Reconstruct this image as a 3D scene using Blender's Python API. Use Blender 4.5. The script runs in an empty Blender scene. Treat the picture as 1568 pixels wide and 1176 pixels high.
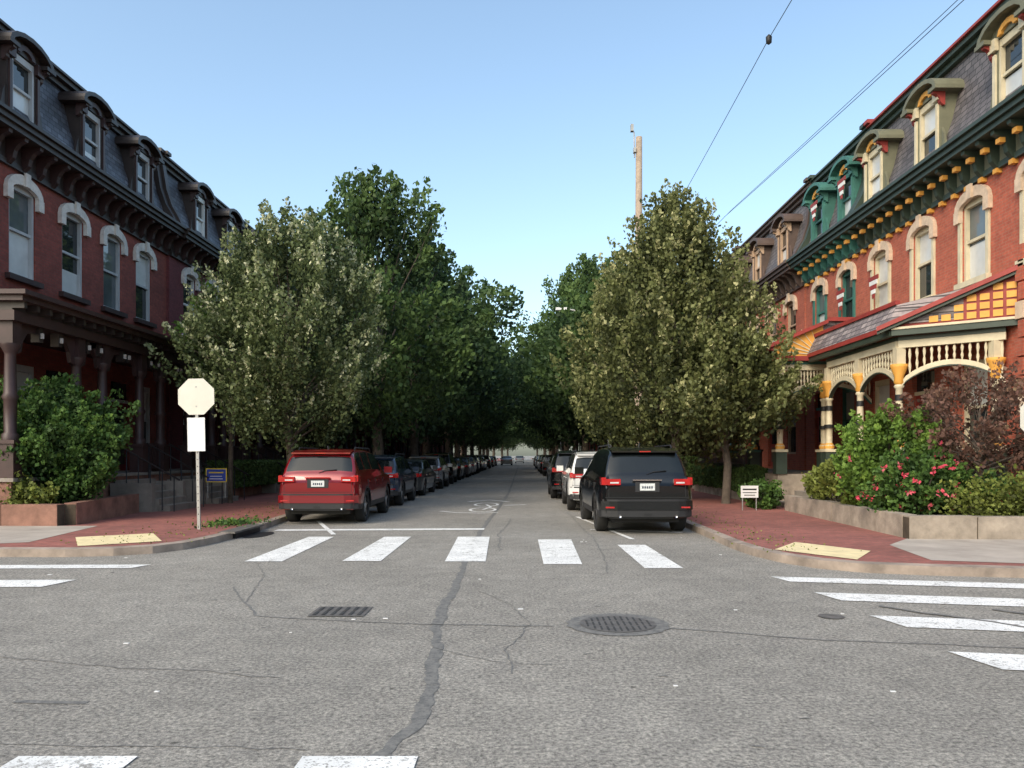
import bpy, math, random
import numpy as np
from mathutils import Vector
R = random.Random(11)
NP = np.random.default_rng(5)
scene = bpy.context.scene

# ------------------------------------------------------------------ materials
def nmat(name):
    m = bpy.data.materials.new(name); m.use_nodes = True
    nt = m.node_tree; b = nt.nodes['Principled BSDF']
    return m, nt, b
def N(nt, t, **k):
    n = nt.nodes.new(t)
    for a, v in k.items():
        if a in n.inputs: n.inputs[a].default_value = v
        else: setattr(n, a, v)
    return n
def c4(c, k=1.0): return (min(c[0]*k,1), min(c[1]*k,1), min(c[2]*k,1), 1)
def objco(nt): return N(nt, 'ShaderNodeTexCoord').outputs['Object']
def ramp(nt, fac, stops):
    r = N(nt, 'ShaderNodeValToRGB'); e = r.color_ramp.elements
    while len(e) < len(stops): e.new(0.5)
    for i, (p, c) in enumerate(stops):
        e[i].position = p; e[i].color = c if len(c) == 4 else (*c, 1)
    nt.links.new(fac, r.inputs['Fac']); return r.outputs['Color']
def noise(nt, co, scale, detail=4, rough=.6):
    n = N(nt, 'ShaderNodeTexNoise'); n.inputs['Scale'].default_value = scale
    n.inputs['Detail'].default_value = detail; n.inputs['Roughness'].default_value = rough
    nt.links.new(co, n.inputs['Vector']); return n.outputs['Fac']
def mix(nt, fac, a, b, mode='MIX'):
    m = N(nt, 'ShaderNodeMix', data_type='RGBA', blend_type=mode)
    for s, v in ((m.inputs[0], fac), (m.inputs[6], a), (m.inputs[7], b)):
        if isinstance(v, (int, float)): s.default_value = v
        elif isinstance(v, tuple): s.default_value = v
        else: nt.links.new(v, s)
    return m.outputs[2]
def bump(nt, b, h, s=.3, d=.01):
    n = N(nt, 'ShaderNodeBump'); n.inputs['Strength'].default_value = s; n.inputs['Distance'].default_value = d
    nt.links.new(h, n.inputs['Height']); nt.links.new(n.outputs['Normal'], b.inputs['Normal'])
def simple(name, col, rough=.7, var=.18, scale=3, metal=0, coat=0, bmp=0, spec=None):
    m, nt, b = nmat(name); co = objco(nt)
    f = noise(nt, co, scale, 5)
    c = ramp(nt, f, [(.3, c4(col, 1-var)), (.7, c4(col, 1+var))])
    nt.links.new(c, b.inputs['Base Color'])
    b.inputs['Roughness'].default_value = rough; b.inputs['Metallic'].default_value = metal
    b.inputs['Coat Weight'].default_value = coat; b.inputs['Coat Roughness'].default_value = .05
    if spec is not None: b.inputs['Specular IOR Level'].default_value = spec
    if bmp: bump(nt, b, noise(nt, co, scale*8, 4), bmp, .02)
    return m
def brickmat(name, c1, c2, mort, bw, rh, ms, plan=False, stain=.35, rough=.85, bs=.4):
    m, nt, b = nmat(name); co = objco(nt)
    s = N(nt, 'ShaderNodeSeparateXYZ'); nt.links.new(co, s.inputs[0])
    cb = N(nt, 'ShaderNodeCombineXYZ')
    if plan:
        nt.links.new(s.outputs[0], cb.inputs[0]); nt.links.new(s.outputs[1], cb.inputs[1])
    else:
        ad = N(nt, 'ShaderNodeMath', operation='ADD')
        nt.links.new(s.outputs[0], ad.inputs[0]); nt.links.new(s.outputs[1], ad.inputs[1])
        nt.links.new(ad.outputs[0], cb.inputs[0]); nt.links.new(s.outputs[2], cb.inputs[1])
    t = N(nt, 'ShaderNodeTexBrick'); nt.links.new(cb.outputs[0], t.inputs['Vector'])
    t.inputs['Color1'].default_value = c4(c1); t.inputs['Color2'].default_value = c4(c2)
    t.inputs['Mortar'].default_value = c4(mort); t.inputs['Scale'].default_value = 1
    t.inputs['Mortar Size'].default_value = ms; t.inputs['Brick Width'].default_value = bw
    t.inputs['Row Height'].default_value = rh; t.inputs['Mortar Smooth'].default_value = .2
    f = noise(nt, co, .7, 6, .65)
    g = ramp(nt, f, [(.3, (1-stain, 1-stain, 1-stain)), (.65, (1.08, 1.05, 1.05))])
    f2 = noise(nt, co, 9, 3)
    g2 = ramp(nt, f2, [(.3, (.82, .82, .82)), (.7, (1.15, 1.15, 1.15))])
    c = mix(nt, 1.0, t.outputs['Color'], g, 'MULTIPLY'); c = mix(nt, 1.0, c, g2, 'MULTIPLY')
    nt.links.new(c, b.inputs['Base Color']); b.inputs['Roughness'].default_value = rough
    bn = N(nt, 'ShaderNodeBump'); bn.invert = True
    bn.inputs['Strength'].default_value = bs; bn.inputs['Distance'].default_value = .01
    nt.links.new(t.outputs['Fac'], bn.inputs['Height']); nt.links.new(bn.outputs['Normal'], b.inputs['Normal'])
    return m
def asphalt(name, k=1.0):
    m, nt, b = nmat(name); co = objco(nt)
    big = ramp(nt, noise(nt, co, .3, 6, .62), [(.3, c4((.208, .197, .178), k)), (.7, c4((.292, .277, .251), k))])
    fine = ramp(nt, noise(nt, co, 30, 5, .9), [(.38, (.36, .36, .36)), (.5, (1, 1, 1)), (.64, (1.9, 1.87, 1.8))])
    med = ramp(nt, noise(nt, co, 3.0, 6, .75), [(.3, (.78, .78, .79)), (.7, (1.16, 1.16, 1.15))])
    c = mix(nt, 1.0, big, fine, 'MULTIPLY'); c = mix(nt, 1.0, c, med, 'MULTIPLY')
    v = N(nt, 'ShaderNodeTexVoronoi'); v.inputs['Scale'].default_value = 1.7; nt.links.new(co, v.inputs['Vector'])
    sp = ramp(nt, v.outputs['Distance'], [(.02, (.45, .45, .45)), (.05, (1, 1, 1))])
    c = mix(nt, 1.0, c, sp, 'MULTIPLY')
    nt.links.new(c, b.inputs['Base Color']); b.inputs['Roughness'].default_value = .92
    b.inputs['Specular IOR Level'].default_value = .25
    bump(nt, b, noise(nt, co, 32, 4, .8), .7, .012)
    return m
def tarmat(name):
    m, nt, b = nmat(name); co = objco(nt)
    f = ramp(nt, noise(nt, co, 14, 6, .8), [(.40, (.10, .10, .098)), (.56, (.185, .18, .168))])
    nt.links.new(f, b.inputs['Base Color']); b.inputs['Roughness'].default_value = .85
    bump(nt, b, noise(nt, co, 30, 4, .7), .4, .01); return m
def paintmat(name, col):
    m, nt, b = nmat(name); co = objco(nt)
    wear = ramp(nt, noise(nt, co, 5, 8, .85), [(.39, (0, 0, 0)), (.45, (1, 1, 1))])
    fine = ramp(nt, noise(nt, co, 45, 3, .7), [(.36, (0, 0, 0)), (.45, (1, 1, 1))])
    w = mix(nt, 1.0, wear, fine, 'MULTIPLY')
    dirt = ramp(nt, noise(nt, co, 2, 5), [(.3, c4(col, .76)), (.7, c4(col, 1.0))])
    c = mix(nt, w, (.26, .25, .23, 1), dirt)
    nt.links.new(c, b.inputs['Base Color']); b.inputs['Roughness'].default_value = .8
    return m
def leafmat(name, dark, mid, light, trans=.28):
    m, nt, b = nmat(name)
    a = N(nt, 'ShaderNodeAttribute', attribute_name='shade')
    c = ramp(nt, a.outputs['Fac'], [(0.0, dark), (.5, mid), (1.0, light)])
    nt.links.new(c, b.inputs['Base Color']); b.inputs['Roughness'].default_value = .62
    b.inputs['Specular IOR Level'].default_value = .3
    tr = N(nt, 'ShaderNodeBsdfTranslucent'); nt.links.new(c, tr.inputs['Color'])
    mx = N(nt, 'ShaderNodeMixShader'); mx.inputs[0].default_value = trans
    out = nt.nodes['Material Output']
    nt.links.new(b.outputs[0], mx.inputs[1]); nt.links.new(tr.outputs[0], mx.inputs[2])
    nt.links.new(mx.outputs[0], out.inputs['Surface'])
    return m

M = {}
M['asphalt'] = asphalt('asphalt')
M['tar'] = tarmat('tar')
M['paint'] = paintmat('road_paint', (.86, .86, .84))
M['curb'] = simple('curb_stone', (.29, .235, .195), .85, .38, 2.5, bmp=.3)
M['concrete'] = simple('concrete', (.38, .335, .29), .9, .2, 1.5, bmp=.2)
M['pavers'] = brickmat('brick_pavers', (.35, .12, .095), (.25, .085, .07), (.17, .12, .10), .2, .1, .006, True, .3)
M['tactile'] = simple('tactile_yellow', (.74, .62, .36), .8, .15, 5, bmp=.4)
M['earth'] = simple('earth', (.06, .045, .03), 1, .4, 3, bmp=.5)
M['grassy'] = simple('ground_green', (.05, .075, .03), 1, .4, .5, bmp=.5)
M['brickL'] = brickmat('brick_left', (.28, .066, .048), (.21, .05, .038), (.17, .075, .055), .22, .075, .007)
M['brickD'] = brickmat('brick_dark', (.19, .045, .05), (.15, .035, .04), (.10, .04, .04), .22, .075, .007)
M['brickR'] = brickmat('brick_right', (.45, .112, .064), (.37, .09, .054), (.33, .16, .11), .22, .075, .007, stain=.22)
M['slateL'] = brickmat('slate_left', (.14, .15, .18), (.06, .065, .08), (.02, .02, .025), .28, .17, .014, stain=.3, rough=.5)
M['slateR'] = brickmat('slate_right', (.17, .155, .16), (.10, .09, .095), (.03, .03, .03), .28, .17, .014, stain=.3, rough=.6)
M['slateP'] = brickmat('slate_porch', (.36, .31, .30), (.13, .11, .12), (.07, .06, .06), .3, .14, .015, stain=.3, rough=.75)
M['trimL'] = simple('trim_brown', (.034, .024, .021), .5, .25, 3)
M['trimL2'] = simple('trim_maroon', (.046, .023, .022), .5, .25, 3)
M['doorred'] = simple('door_red', (.16, .015, .02), .45, .2, 3)
M['white'] = simple('white_trim', (.72, .72, .70), .6, .1, 3)
M['hoodL'] = simple('stone_white', (.66, .61, .56), .8, .18, 5, bmp=.3)
M['hoodR'] = simple('stone_cream', (.60, .46, .34), .8, .2, 5, bmp=.3)
M['cream'] = simple('trim_cream', (.58, .51, .36), .6, .14, 3)
M['green'] = simple('trim_green', (.035, .052, .038), .5, .2, 3)
M['olive'] = simple('trim_olive', (.15, .15, .10), .6, .15, 3)
M['teal'] = simple('trim_teal', (.045, .155, .13), .55, .18, 3)
M['orange'] = simple('trim_orange', (.68, .33, .06), .6, .15, 3)
M['redtrim'] = simple('trim_red', (.27, .035, .028), .6, .18, 3)
M['tan'] = simple('trim_tan', (.42, .29, .20), .65, .15, 3)
M['darktan'] = simple('trim_darktan', (.09, .06, .05), .6, .2, 3)
M['greyframe'] = simple('window_frame_grey', (.44, .45, .46), .55, .1, 3)
M['glass'] = simple('window_glass', (.02, .026, .03), .04, .3, .8, spec=.9)
M['glassL'] = simple('window_glass_dim', (.10, .12, .13), .05, .3, .8, spec=1.0)
M['blind'] = simple('window_blind', (.58, .59, .58), .35, .14, 1.5, coat=.6)
M['steps'] = simple('stone_step', (.24, .21, .18), .9, .25, 3, bmp=.3)
M['wallstone'] = simple('wall_stone', (.31, .26, .21), .9, .4, 2.2, bmp=.6)
M['wallred'] = simple('wall_sandstone', (.25, .13, .095), .9, .4, 2.2, bmp=.6)
M['iron'] = simple('iron', (.012, .012, .014), .5, .2, 3)
M['castiron'] = simple('cast_iron', (.14, .13, .12), .65, .3, 10, metal=.3, bmp=.3)
M['slot'] = simple('grate_slot', (.04, .04, .04), .8, .3, 10)
M['bark'] = simple('bark', (.10, .08, .062), .95, .4, 6, bmp=.8)
M['polewood'] = simple('pole_wood', (.32, .25, .19), .9, .25, 5, bmp=.4)
M['signback'] = simple('sign_aluminium', (.60, .58, .51), .5, .08, 2)
M['signred'] = simple('sign_red', (.45, .02, .02), .4, .05, 2)
M['galv'] = simple('galvanised', (.36, .36, .35), .5, .15, 4, metal=.4)
M['signwhite'] = simple('sign_white', (.70, .70, .70), .5, .06, 2)
M['signblue'] = simple('sign_blue', (.02, .05, .32), .5, .1, 2)
M['signyellow'] = simple('sign_yellow', (.7, .5, .05), .5, .1, 2)
M['black'] = simple('black', (.01, .01, .011), .6, .2, 3)
M['tyre'] = simple('tyre', (.018, .018, .018), .85, .2, 8)
M['rim'] = simple('rim', (.45, .45, .46), .3, .1, 8, metal=.8)
M['rimdark'] = simple('rim_dark', (.12, .12, .13), .35, .1, 8, metal=.7)
M['carglass'] = simple('car_glass', (.010, .013, .014), .06, .2, 1, spec=.5)
M['tail'] = simple('tail_light', (.42, .012, .012), .15, .2, 6, coat=1)
M['lens'] = simple('clear_lens', (.6, .6, .6), .15, .1, 6, coat=1)
M['chrome'] = simple('chrome', (.6, .6, .62), .15, .05, 3, metal=1)
M['plate'] = simple('plate', (.62, .64, .64), .4, .25, 40)
M['plastic'] = simple('grey_plastic', (.018, .018, .02), .6, .15, 6)
def carpaint(n, c, metal=.25, rough=.28): return simple('car_paint_'+n, c, rough, .05, 1.2, metal=metal, coat=1)
M['c_red'] = carpaint('red', (.20, .005, .010)); M['c_black'] = simple('car_paint_black', (.004, .005, .006), .22, .1, 1.2, coat=.5, spec=.4)
M['c_white'] = carpaint('white', (.68, .68, .67), 0); M['c_navy'] = carpaint('navy', (.018, .035, .07))
M['c_grey'] = carpaint('grey', (.05, .055, .06)); M['c_silver'] = carpaint('silver', (.32, .33, .35), .5)
M['leafA'] = leafmat('leaf_pale_tips', (.035, .055, .02), (.145, .185, .07), (.80, .80, .54))
M['leafB'] = leafmat('leaf_deep', (.026, .048, .018), (.085, .145, .040), (.19, .27, .08))
M['leafB2'] = leafmat('leaf_deep_cool', (.020, .042, .020), (.065, .12, .042), (.15, .23, .08))
M['leafC'] = leafmat('leaf_olive', (.04, .05, .018), (.155, .175, .058), (.60, .58, .30))
M['leafD'] = leafmat('leaf_hedge', (.022, .048, .014), (.085, .165, .036), (.20, .32, .06))
M['leafE'] = leafmat('leaf_bright', (.045, .09, .016), (.16, .27, .045), (.32, .44, .09))
M['leafY'] = leafmat('leaf_yellow_green', (.05, .06, .012), (.20, .24, .05), (.42, .44, .12))
M['leafP'] = leafmat('leaf_purple', (.06, .04, .028), (.19, .10, .075), (.30, .24, .12))
M['petal'] = leafmat('petal_pink', (.5, .04, .08), (.75, .09, .14), (.8, .25, .28))

# ------------------------------------------------------------------ builder
class B:
    def __init__(s, name):
        s.name = name; s.parts = {}; s.cur = None; s.part('body')
    def part(s, n):
        s.cur = n
        if n not in s.parts: s.parts[n] = ([], [], [], [])
        return s
    def add(s, vs, fs, mat, smooth=False):
        V, F, MM, S = s.parts[s.cur]; o = len(V)
        V.extend([tuple(v) for v in vs])
        for f in fs: F.append([i+o for i in f]); MM.append(mat); S.append(smooth)
    def box(s, x0, x1, y0, y1, z0, z1, mat, f=None):
        vs = [(x, y, z) for z in (z0, z1) for y in (y0, y1) for x in (x0, x1)]
        if f: vs = [f(*v) for v in vs]
        s.add(vs, [(0, 2, 3, 1), (4, 5, 7, 6), (0, 1, 5, 4), (2, 6, 7, 3), (0, 4, 6, 2), (1, 3, 7, 5)], mat)
    def quad(s, a, b, c, d, mat): s.add([a, b, c, d], [(0, 1, 2, 3)], mat)
    def prism(s, P0, P1, mat, smooth=False):
        n = len(P0); fs = [(i, (i+1) % n, n+(i+1) % n, n+i) for i in range(n)]
        fs += [tuple(range(n))[::-1], tuple(range(n, 2*n))]
        s.add(list(P0)+list(P1), fs, mat, smooth)
    def obox(s, A, Bp, w, z0, z1, mat, zb0=None, zb1=None):
        zb0 = z0 if zb0 is None else zb0; zb1 = z1 if zb1 is None else zb1
        a = Vector(A); b = Vector(Bp); d = (b-a).normalized(); n = Vector((-d.y, d.x))*w/2
        P0 = [(a.x+n.x, a.y+n.y, z0), (a.x-n.x, a.y-n.y, z0), (a.x-n.x, a.y-n.y, z1), (a.x+n.x, a.y+n.y, z1)]
        P1 = [(b.x+n.x, b.y+n.y, zb0), (b.x-n.x, b.y-n.y, zb0), (b.x-n.x, b.y-n.y, zb1), (b.x+n.x, b.y+n.y, zb1)]
        s.prism(P0, P1, mat)
    def lathe(s, cx, cy, prof, mat, n=12):
        vs = []; fs = []
        for r, z in prof:
            for i in range(n):
                a = 2*math.pi*i/n; vs.append((cx+r*math.cos(a), cy+r*math.sin(a), z))
        for k in range(len(prof)-1):
            for i in range(n):
                j = (i+1) % n; fs.append((k*n+i, k*n+j, (k+1)*n+j, (k+1)*n+i))
        s.add(vs, fs, mat, True)
    def tube(s, pts, rad, mat, n=8):
        vs = []; fs = []; P = [Vector(p) for p in pts]
        for k, p in enumerate(P):
            t = (P[min(k+1, len(P)-1)]-P[max(k-1, 0)]).normalized()
            up = Vector((0, 0, 1)) if abs(t.z) < .9 else Vector((1, 0, 0))
            a = t.cross(up).normalized(); b = t.cross(a)
            r = rad[k] if isinstance(rad, (list, tuple)) else rad
            for i in range(n):
                q = 2*math.pi*i/n; vs.append(p+a*r*math.cos(q)+b*r*math.sin(q))
        for k in range(len(P)-1):
            for i in range(n):
                j = (i+1) % n; fs.append((k*n+i, k*n+j, (k+1)*n+j, (k+1)*n+i))
        fs.append(tuple(range(n))); fs.append(tuple(range(len(vs)-n, len(vs))))
        s.add(vs, fs, mat, True)
    def meshes(s):
        out = []
        for pn, (V, F, MM, S) in s.parts.items():
            if not F: continue
            me = bpy.data.meshes.new(pn); me.from_pydata(V, [], F)
            ml = sorted(set(MM))
            for k in ml: me.materials.append(M[k])
            me.polygons.foreach_set('material_index', [ml.index(k) for k in MM])
            me.polygons.foreach_set('use_smooth', S)
            me.update(); out.append((pn, me))
        return out
    def finish(s, loc=(0, 0, 0), rot=0):
        ms = s.meshes()
        if len(ms) == 1:
            ob = bpy.data.objects.new(s.name, ms[0][1]); scene.collection.objects.link(ob)
            ob.location = loc; ob.rotation_euler[2] = rot; return ob
        root = bpy.data.objects.new(s.name, None); scene.collection.objects.link(root)
        root.location = loc; root.rotation_euler[2] = rot; root.empty_display_size = .2
        for pn, me in ms:
            ob = bpy.data.objects.new(pn, me); scene.collection.objects.link(ob); ob.parent = root
        return root

# ------------------------------------------------------------------ ground & roads
b = B('ground'); b.quad((-900, -500, -.05), (900, -500, -.05), (900, 1800, -.05), (-900, 1800, -.05), 'grassy'); b.finish()
b = B('road'); b.quad((-120, -60, 0), (120, -60, 0), (120, 1700, 0), (-120, 1700, 0), 'asphalt'); b.finish()

def offset(path, w):
    out = []
    for i, p in enumerate(path):
        a = Vector(path[max(i-1, 0)]); c = Vector(path[min(i+1, len(path)-1)])
        t = (c-a).normalized(); out.append((p[0]-t.y*w, p[1]+t.x*w))
    return out
def block(path, far, inward):
    k = B('curb'); inn = offset(path, inward)
    for i in range(len(path)-1):
        a, c = path[i], path[i+1]; ai, ci = inn[i], inn[i+1]
        k.quad((*a, -.03), (*c, -.03), (*c, .125), (*a, .125), 'curb')
        k.quad((*a, .125), (*c, .125), (ci[0], ci[1], .14), (ai[0], ai[1], .14), 'curb')
        k.quad((*ai, .05), (*ci, .05), (*ci, .14), (*ai, .14), 'curb')
    k.finish()
    s = B('sidewalk'); P = [(*p, .13) for p in inn] + [(*p, .13) for p in far]
    s.add(P, [tuple(range(len(P)))], 'pavers'); s.finish()
Lpath = [(-100, 13.6), (-9, 12.5)] + [(-7.4, 12.45), (-6.7, 12.6), (-6.2, 12.9), (-5.92, 13.4), (-5.78, 14.1), (-5.72, 15), (-5.74, 17), (-5.9, 19), (-6.0, 21), (-6.0, 400)]
block(Lpath, [(-100, 400)], .16)
Rpath = [(3.75, 400), (3.72, 16.5), (3.7, 13.6), (3.78, 12.6), (3.98, 11.8), (4.3, 11.2), (4.8, 10.8), (5.6, 10.55), (7, 10.3), (100, 8.6)]
block(Rpath, [(100, 400)], .16)
block([(-6, -60), (-6, -1.5), (-6.6, .3), (-8, 1.5), (-100, 2)], [(-100, -60)], .16)
block([(100, .5), (7, 1.5), (5, .6), (4, -1), (3.8, -60)], [(100, -60)], .16)

b = B('concrete_walk')
b.add([(-100, 13.9, .135), (-9.6, 12.9, .135), (-8.6, 13.4, .135), (-9.1, 16.5, .135), (-100, 16.5, .135)], [(0, 1, 2, 3, 4)], 'concrete')
b.add([(5.9, 11.1, .135), (8, 10.5, .135), (100, 8.9, .135), (100, 13, .135), (7.0, 14.0, .135), (6.2, 13.0, .135)], [(0, 1, 2, 3, 4, 5)], 'concrete')
b.finish()
b = B('curb_ramp_pad')
b.quad((-8.25, 14.2, .139), (-7.15, 14.9, .139), (-6.35, 13.55, .139), (-7.4, 12.8, .139), 'tactile'); b.finish()
b = B('curb_ramp_pad')
b.quad((4.05, 12.35, .139), (4.75, 13.4, .139), (5.5, 12.15, .139), (4.85, 11.15, .139), 'tactile'); b.finish()

def ribbon(bb, pts, w, z, mat, jit=0, rr=R):
    P = []
    for i in range(len(pts)-1):
        a, c = Vector(pts[i]), Vector(pts[i+1]); L = (c-a).length; n = max(1, int(L/.07)) if jit else 1
        for k in range(n): P.append(a+(c-a)*k/n)
    P.append(Vector(pts[-1])); vs = []; fs = []
    off = 0; wk = 1
    for i, p in enumerate(P):
        t = (P[min(i+1, len(P)-1)]-P[max(i-1, 0)]).normalized(); n = Vector((-t.y, t.x))
        off = off*.85+rr.uniform(-jit, jit); wk = wk*.6+.4*(rr.uniform(.5, 1.5) if jit else 1); ww = w*wk/2
        q = p+n*off; vs += [(q.x+n.x*ww, q.y+n.y*ww, z), (q.x-n.x*ww, q.y-n.y*ww, z)]
    for i in range(len(P)-1): fs.append((2*i, 2*i+1, 2*i+3, 2*i+2))
    bb.add(vs, fs, mat)
b = B('tar_seam')
ribbon(b, [(-.86, 2), (-.80, 4.1), (-.66, 4.8), (-.68, 5.6), (-.76, 6.6), (-.86, 7.6), (-.84, 9), (-.86, 11), (-.93, 13)], .095, .004, 'tar', .018)
ribbon(b, [(-.93, 13), (-.9, 17), (-.75, 24), (-.6, 34), (-.6, 60), (-.6, 120)], .10, .004, 'tar', .012)
b.finish()
b = B('road_cracks')
ribbon(b, [(-3.6, 9.6), (-3.1, 8.6), (-2.75, 7.9), (-2, 7.7), (-1, 7.5), (.3, 7.4)], .026, .004, 'tar', .012)
ribbon(b, [(1.35, 7.35), (2.0, 7.1), (2.7, 6.85), (4, 6.6), (6, 6.5)], .035, .004, 'tar', .012)
ribbon(b, [(-8, 7.2), (-5, 6.5), (-3.1, 6.0), (-1.8, 5.7)], .012, .004, 'tar', .02)
ribbon(b, [(-.6, 9.5), (-.1, 8.4), (.1, 7.5), (-.15, 6.5), (-.05, 5.8)], .011, .004, 'tar', .02)
ribbon(b, [(-3.1, 8.6), (-3.5, 10.5), (-4.2, 12)], .010, .004, 'tar', .02)
ribbon(b, [(-3.4, 5.15), (-2.9, 5.12)], .05, .004, 'tar', .004)
ribbon(b, [(3.9, 8.4), (4.6, 7.6), (5.4, 6.6)], .07, .010, 'tar', .02)
ribbon(b, [(5.0, 8.2), (5.8, 7.5), (6.5, 7.0)], .08, .010, 'tar', .02)
ribbon(b, [(-4, 4.4), (-1.2, 4.3)], .008, .004, 'tar', .02)
ribbon(b, [(-.4, 13.2), (-.5, 16), (-.3, 20)], .02, .004, 'tar', .02)
ribbon(b, [(1.2, 10.8), (1.4, 14), (1.3, 22)], .016, .004, 'tar', .02)
ribbon(b, [(-.76, 6.6), (-.2, 6.1), (.3, 6.0)], .008, .004, 'tar', .02)
for i in range(26):
    x, y = R.uniform(-4, 4), R.uniform(4.2, 11); ribbon(b, [(x, y), (x+R.uniform(-.08, .08), y+R.uniform(-.03, .03))], .02, .0045, 'tar', .004)
b.finish()
b = B('road_litter')
for i in range(40):
    x, y = R.uniform(-7, 6), R.uniform(4.3, 16); s = R.uniform(.006, .018)
    b.box(x-s*1.6, x+s*1.6, y-s, y+s, .001, .006, 'signwhite' if i % 3 else 'tar')
b.finish()

b = B('crosswalk')
for (xa0, xa1, ya, xb0, xb1, yb) in [(-4.3, -3.72, 11.9, -4.3, -3.8, 15.5), (-2.8, -2.2, 11.95, -2.78, -2.24, 15.5),
        (-1.2, -.57, 11.9, -1.3, -.66, 15.5), (.32, .9, 11.6, .3, .95, 15.0), (1.78, 2.34, 11.2, 1.74, 2.25, 14.1)]:
    b.quad((xa0, ya, .008), (xa1, ya, .008), (xb1, yb, .008), (xb0, yb, .008), 'paint')
b.finish()
b = B('crosswalk')
for x0, x1 in [(-4.6, -3.9), (-2.75, -2.1), (-1.2, -.57)]:
    b.quad((x0, 1.0, .008), (x1, 1.0, .008), (x1, 4.2, .008), (x0, 4.2, .008), 'paint')
b.finish()
b = B('crosswalk')
for x, y, L, w in [(3.42, 10.0, 3.4, .42), (3.55, 8.7, 3.4, .52), (3.62, 7.35, 3.4, .54), (3.62, 5.9, 3.4, .54)]:
    s = -.19
    b.quad((x+.06, y, .008), (x+L, y+s*L, .008), (x+L, y+s*L+w, .008), (x-.06, y+w, .008), 'paint')
b.finish()
b = B('crosswalk')
for x, y, w in [(-5.7, 11.2, .36), (-6.0, 9.6, .55), (-6.2, 8.3, .5), (-6.4, 7.0, .5)]:
    b.quad((x-3, y-.08, .008), (x, y, .008), (x+.12, y+w, .008), (x-3, y+w-.08, .008), 'paint')
b.finish()
b = B('stop_line')
b.quad((-5.4, 16.7, .008), (-.85, 16.95, .008), (-.85, 17.3, .008), (-5.4, 17.05, .008), 'paint')
ribbon(b, [(-5.1, 19.2), (-3.9, 15.9)], .1, .012, 'paint')
ribbon(b, [(1.45, 20.5), (2.15, 15.0)], .1, .012, 'paint')
ribbon(b, [(1.5, 17.0), (3.4, 16.3)], .12, .0125, 'paint')
b.finish()
b = B('bike_lane_symbol')
for cy in (23.2, 25.6):
    ribbon(b, [(-1.2+.38*math.cos(a*math.pi/8), cy+.85*math.sin(a*math.pi/8)) for a in range(17)], .09, .008, 'paint')
ribbon(b, [(-1.2, 23.2), (-1.0, 24.4), (-1.2, 25.6)], .09, .0085, 'paint')
ribbon(b, [(-2.4, 22.6), (-1.9, 22.0), (-1.2, 21.8), (-.7, 22.0)], .12, .009, 'paint')
ribbon(b, [(-1.9, 27.2), (-1.2, 28.2), (-.5, 27.2)], .16, .008, 'paint')
ribbon(b, [(-.6, 25.2), (.1, 25.6)], .16, .008, 'paint')
b.finish()

b = B('manhole_cover')
b.part('asphalt_collar'); b.add([(.93+.50*math.cos(a*math.pi/16)*(1+.05*math.sin(a*3)), 7.5+.50*math.sin(a*math.pi/16), .006) for a in range(32)], [tuple(range(32))], 'tar')
b.part('cover'); b.add([(.93+.37*math.cos(a*math.pi/16), 7.5+.37*math.sin(a*math.pi/16), .011) for a in range(32)], [tuple(range(32))], 'castiron')
b.part('slots')
for i in range(-5, 6):
    h = math.sqrt(max(0, .33**2-(i*.06)**2))
    for s0 in (-1, -.3, .4):
        b.box(.93+i*.06-.010, .93+i*.06+.010, 7.5+s0*h, 7.5+(s0+.55)*h, .012, .014, 'slot')
b.finish()
b = B('storm_drain_grate')
b.part('frame'); b.quad((-2.2, 7.85, .008), (-1.62, 7.85, .008), (-1.62, 8.35, .008), (-2.2, 8.35, .008), 'castiron')
b.part('slots')
for i in range(6):
    for j in range(2): b.box(-2.16+i*.092, -2.16+i*.092+.035, 7.9+j*.22, 8.08+j*.22, .012, .014, 'slot')
b.finish()
b = B('valve_cover'); b.add([(3.15+.13*math.cos(a*math.pi/8), 7.85+.13*math.sin(a*math.pi/8), .008) for a in range(16)], [tuple(range(16))], 'castiron'); b.finish()
b = B('storm_inlet'); b.box(-5.86, -5.66, 15.2, 16.6, .005, .112, 'black'); b.box(-5.95, -5.62, 15.05, 16.75, .113, .15, 'castiron')
b.add([(-5.45+.25*math.cos(a*math.pi/8), 15.9+.65*math.sin(a*math.pi/8), .006) for a in range(16)], [tuple(range(16))], 'black'); b.finish()

# ------------------------------------------------------------------ houses
def facade(b, f, u0, u1, z0, z1, ops, mat, dep=.2):
    us = sorted({u0, u1} | {o[0] for o in ops} | {o[1] for o in ops}); zs = sorted({z0, z1} | {o[2] for o in ops} | {o[3] for o in ops})
    for i in range(len(us)-1):
        for j in range(len(zs)-1):
            cu, cz = (us[i]+us[i+1])/2, (zs[j]+zs[j+1])/2
            if any(o[0] < cu < o[1] and o[2] < cz < o[3] for o in ops): continue
            b.quad(f(us[i], 0, zs[j]), f(us[i+1], 0, zs[j]), f(us[i+1], 0, zs[j+1]), f(us[i], 0, zs[j+1]), mat)
    for a, c, z, w in ops:
        b.quad(f(a, 0, z), f(a, -dep, z), f(a, -dep, w), f(a, 0, w), mat); b.quad(f(c, 0, z), f(c, -dep, z), f(c, -dep, w), f(c, 0, w), mat)
        b.quad(f(a, 0, w), f(a, -dep, w), f(c, -dep, w), f(c, 0, w), mat); b.quad(f(a, 0, z), f(a, -dep, z), f(c, -dep, z), f(c, 0, z), mat)
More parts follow.
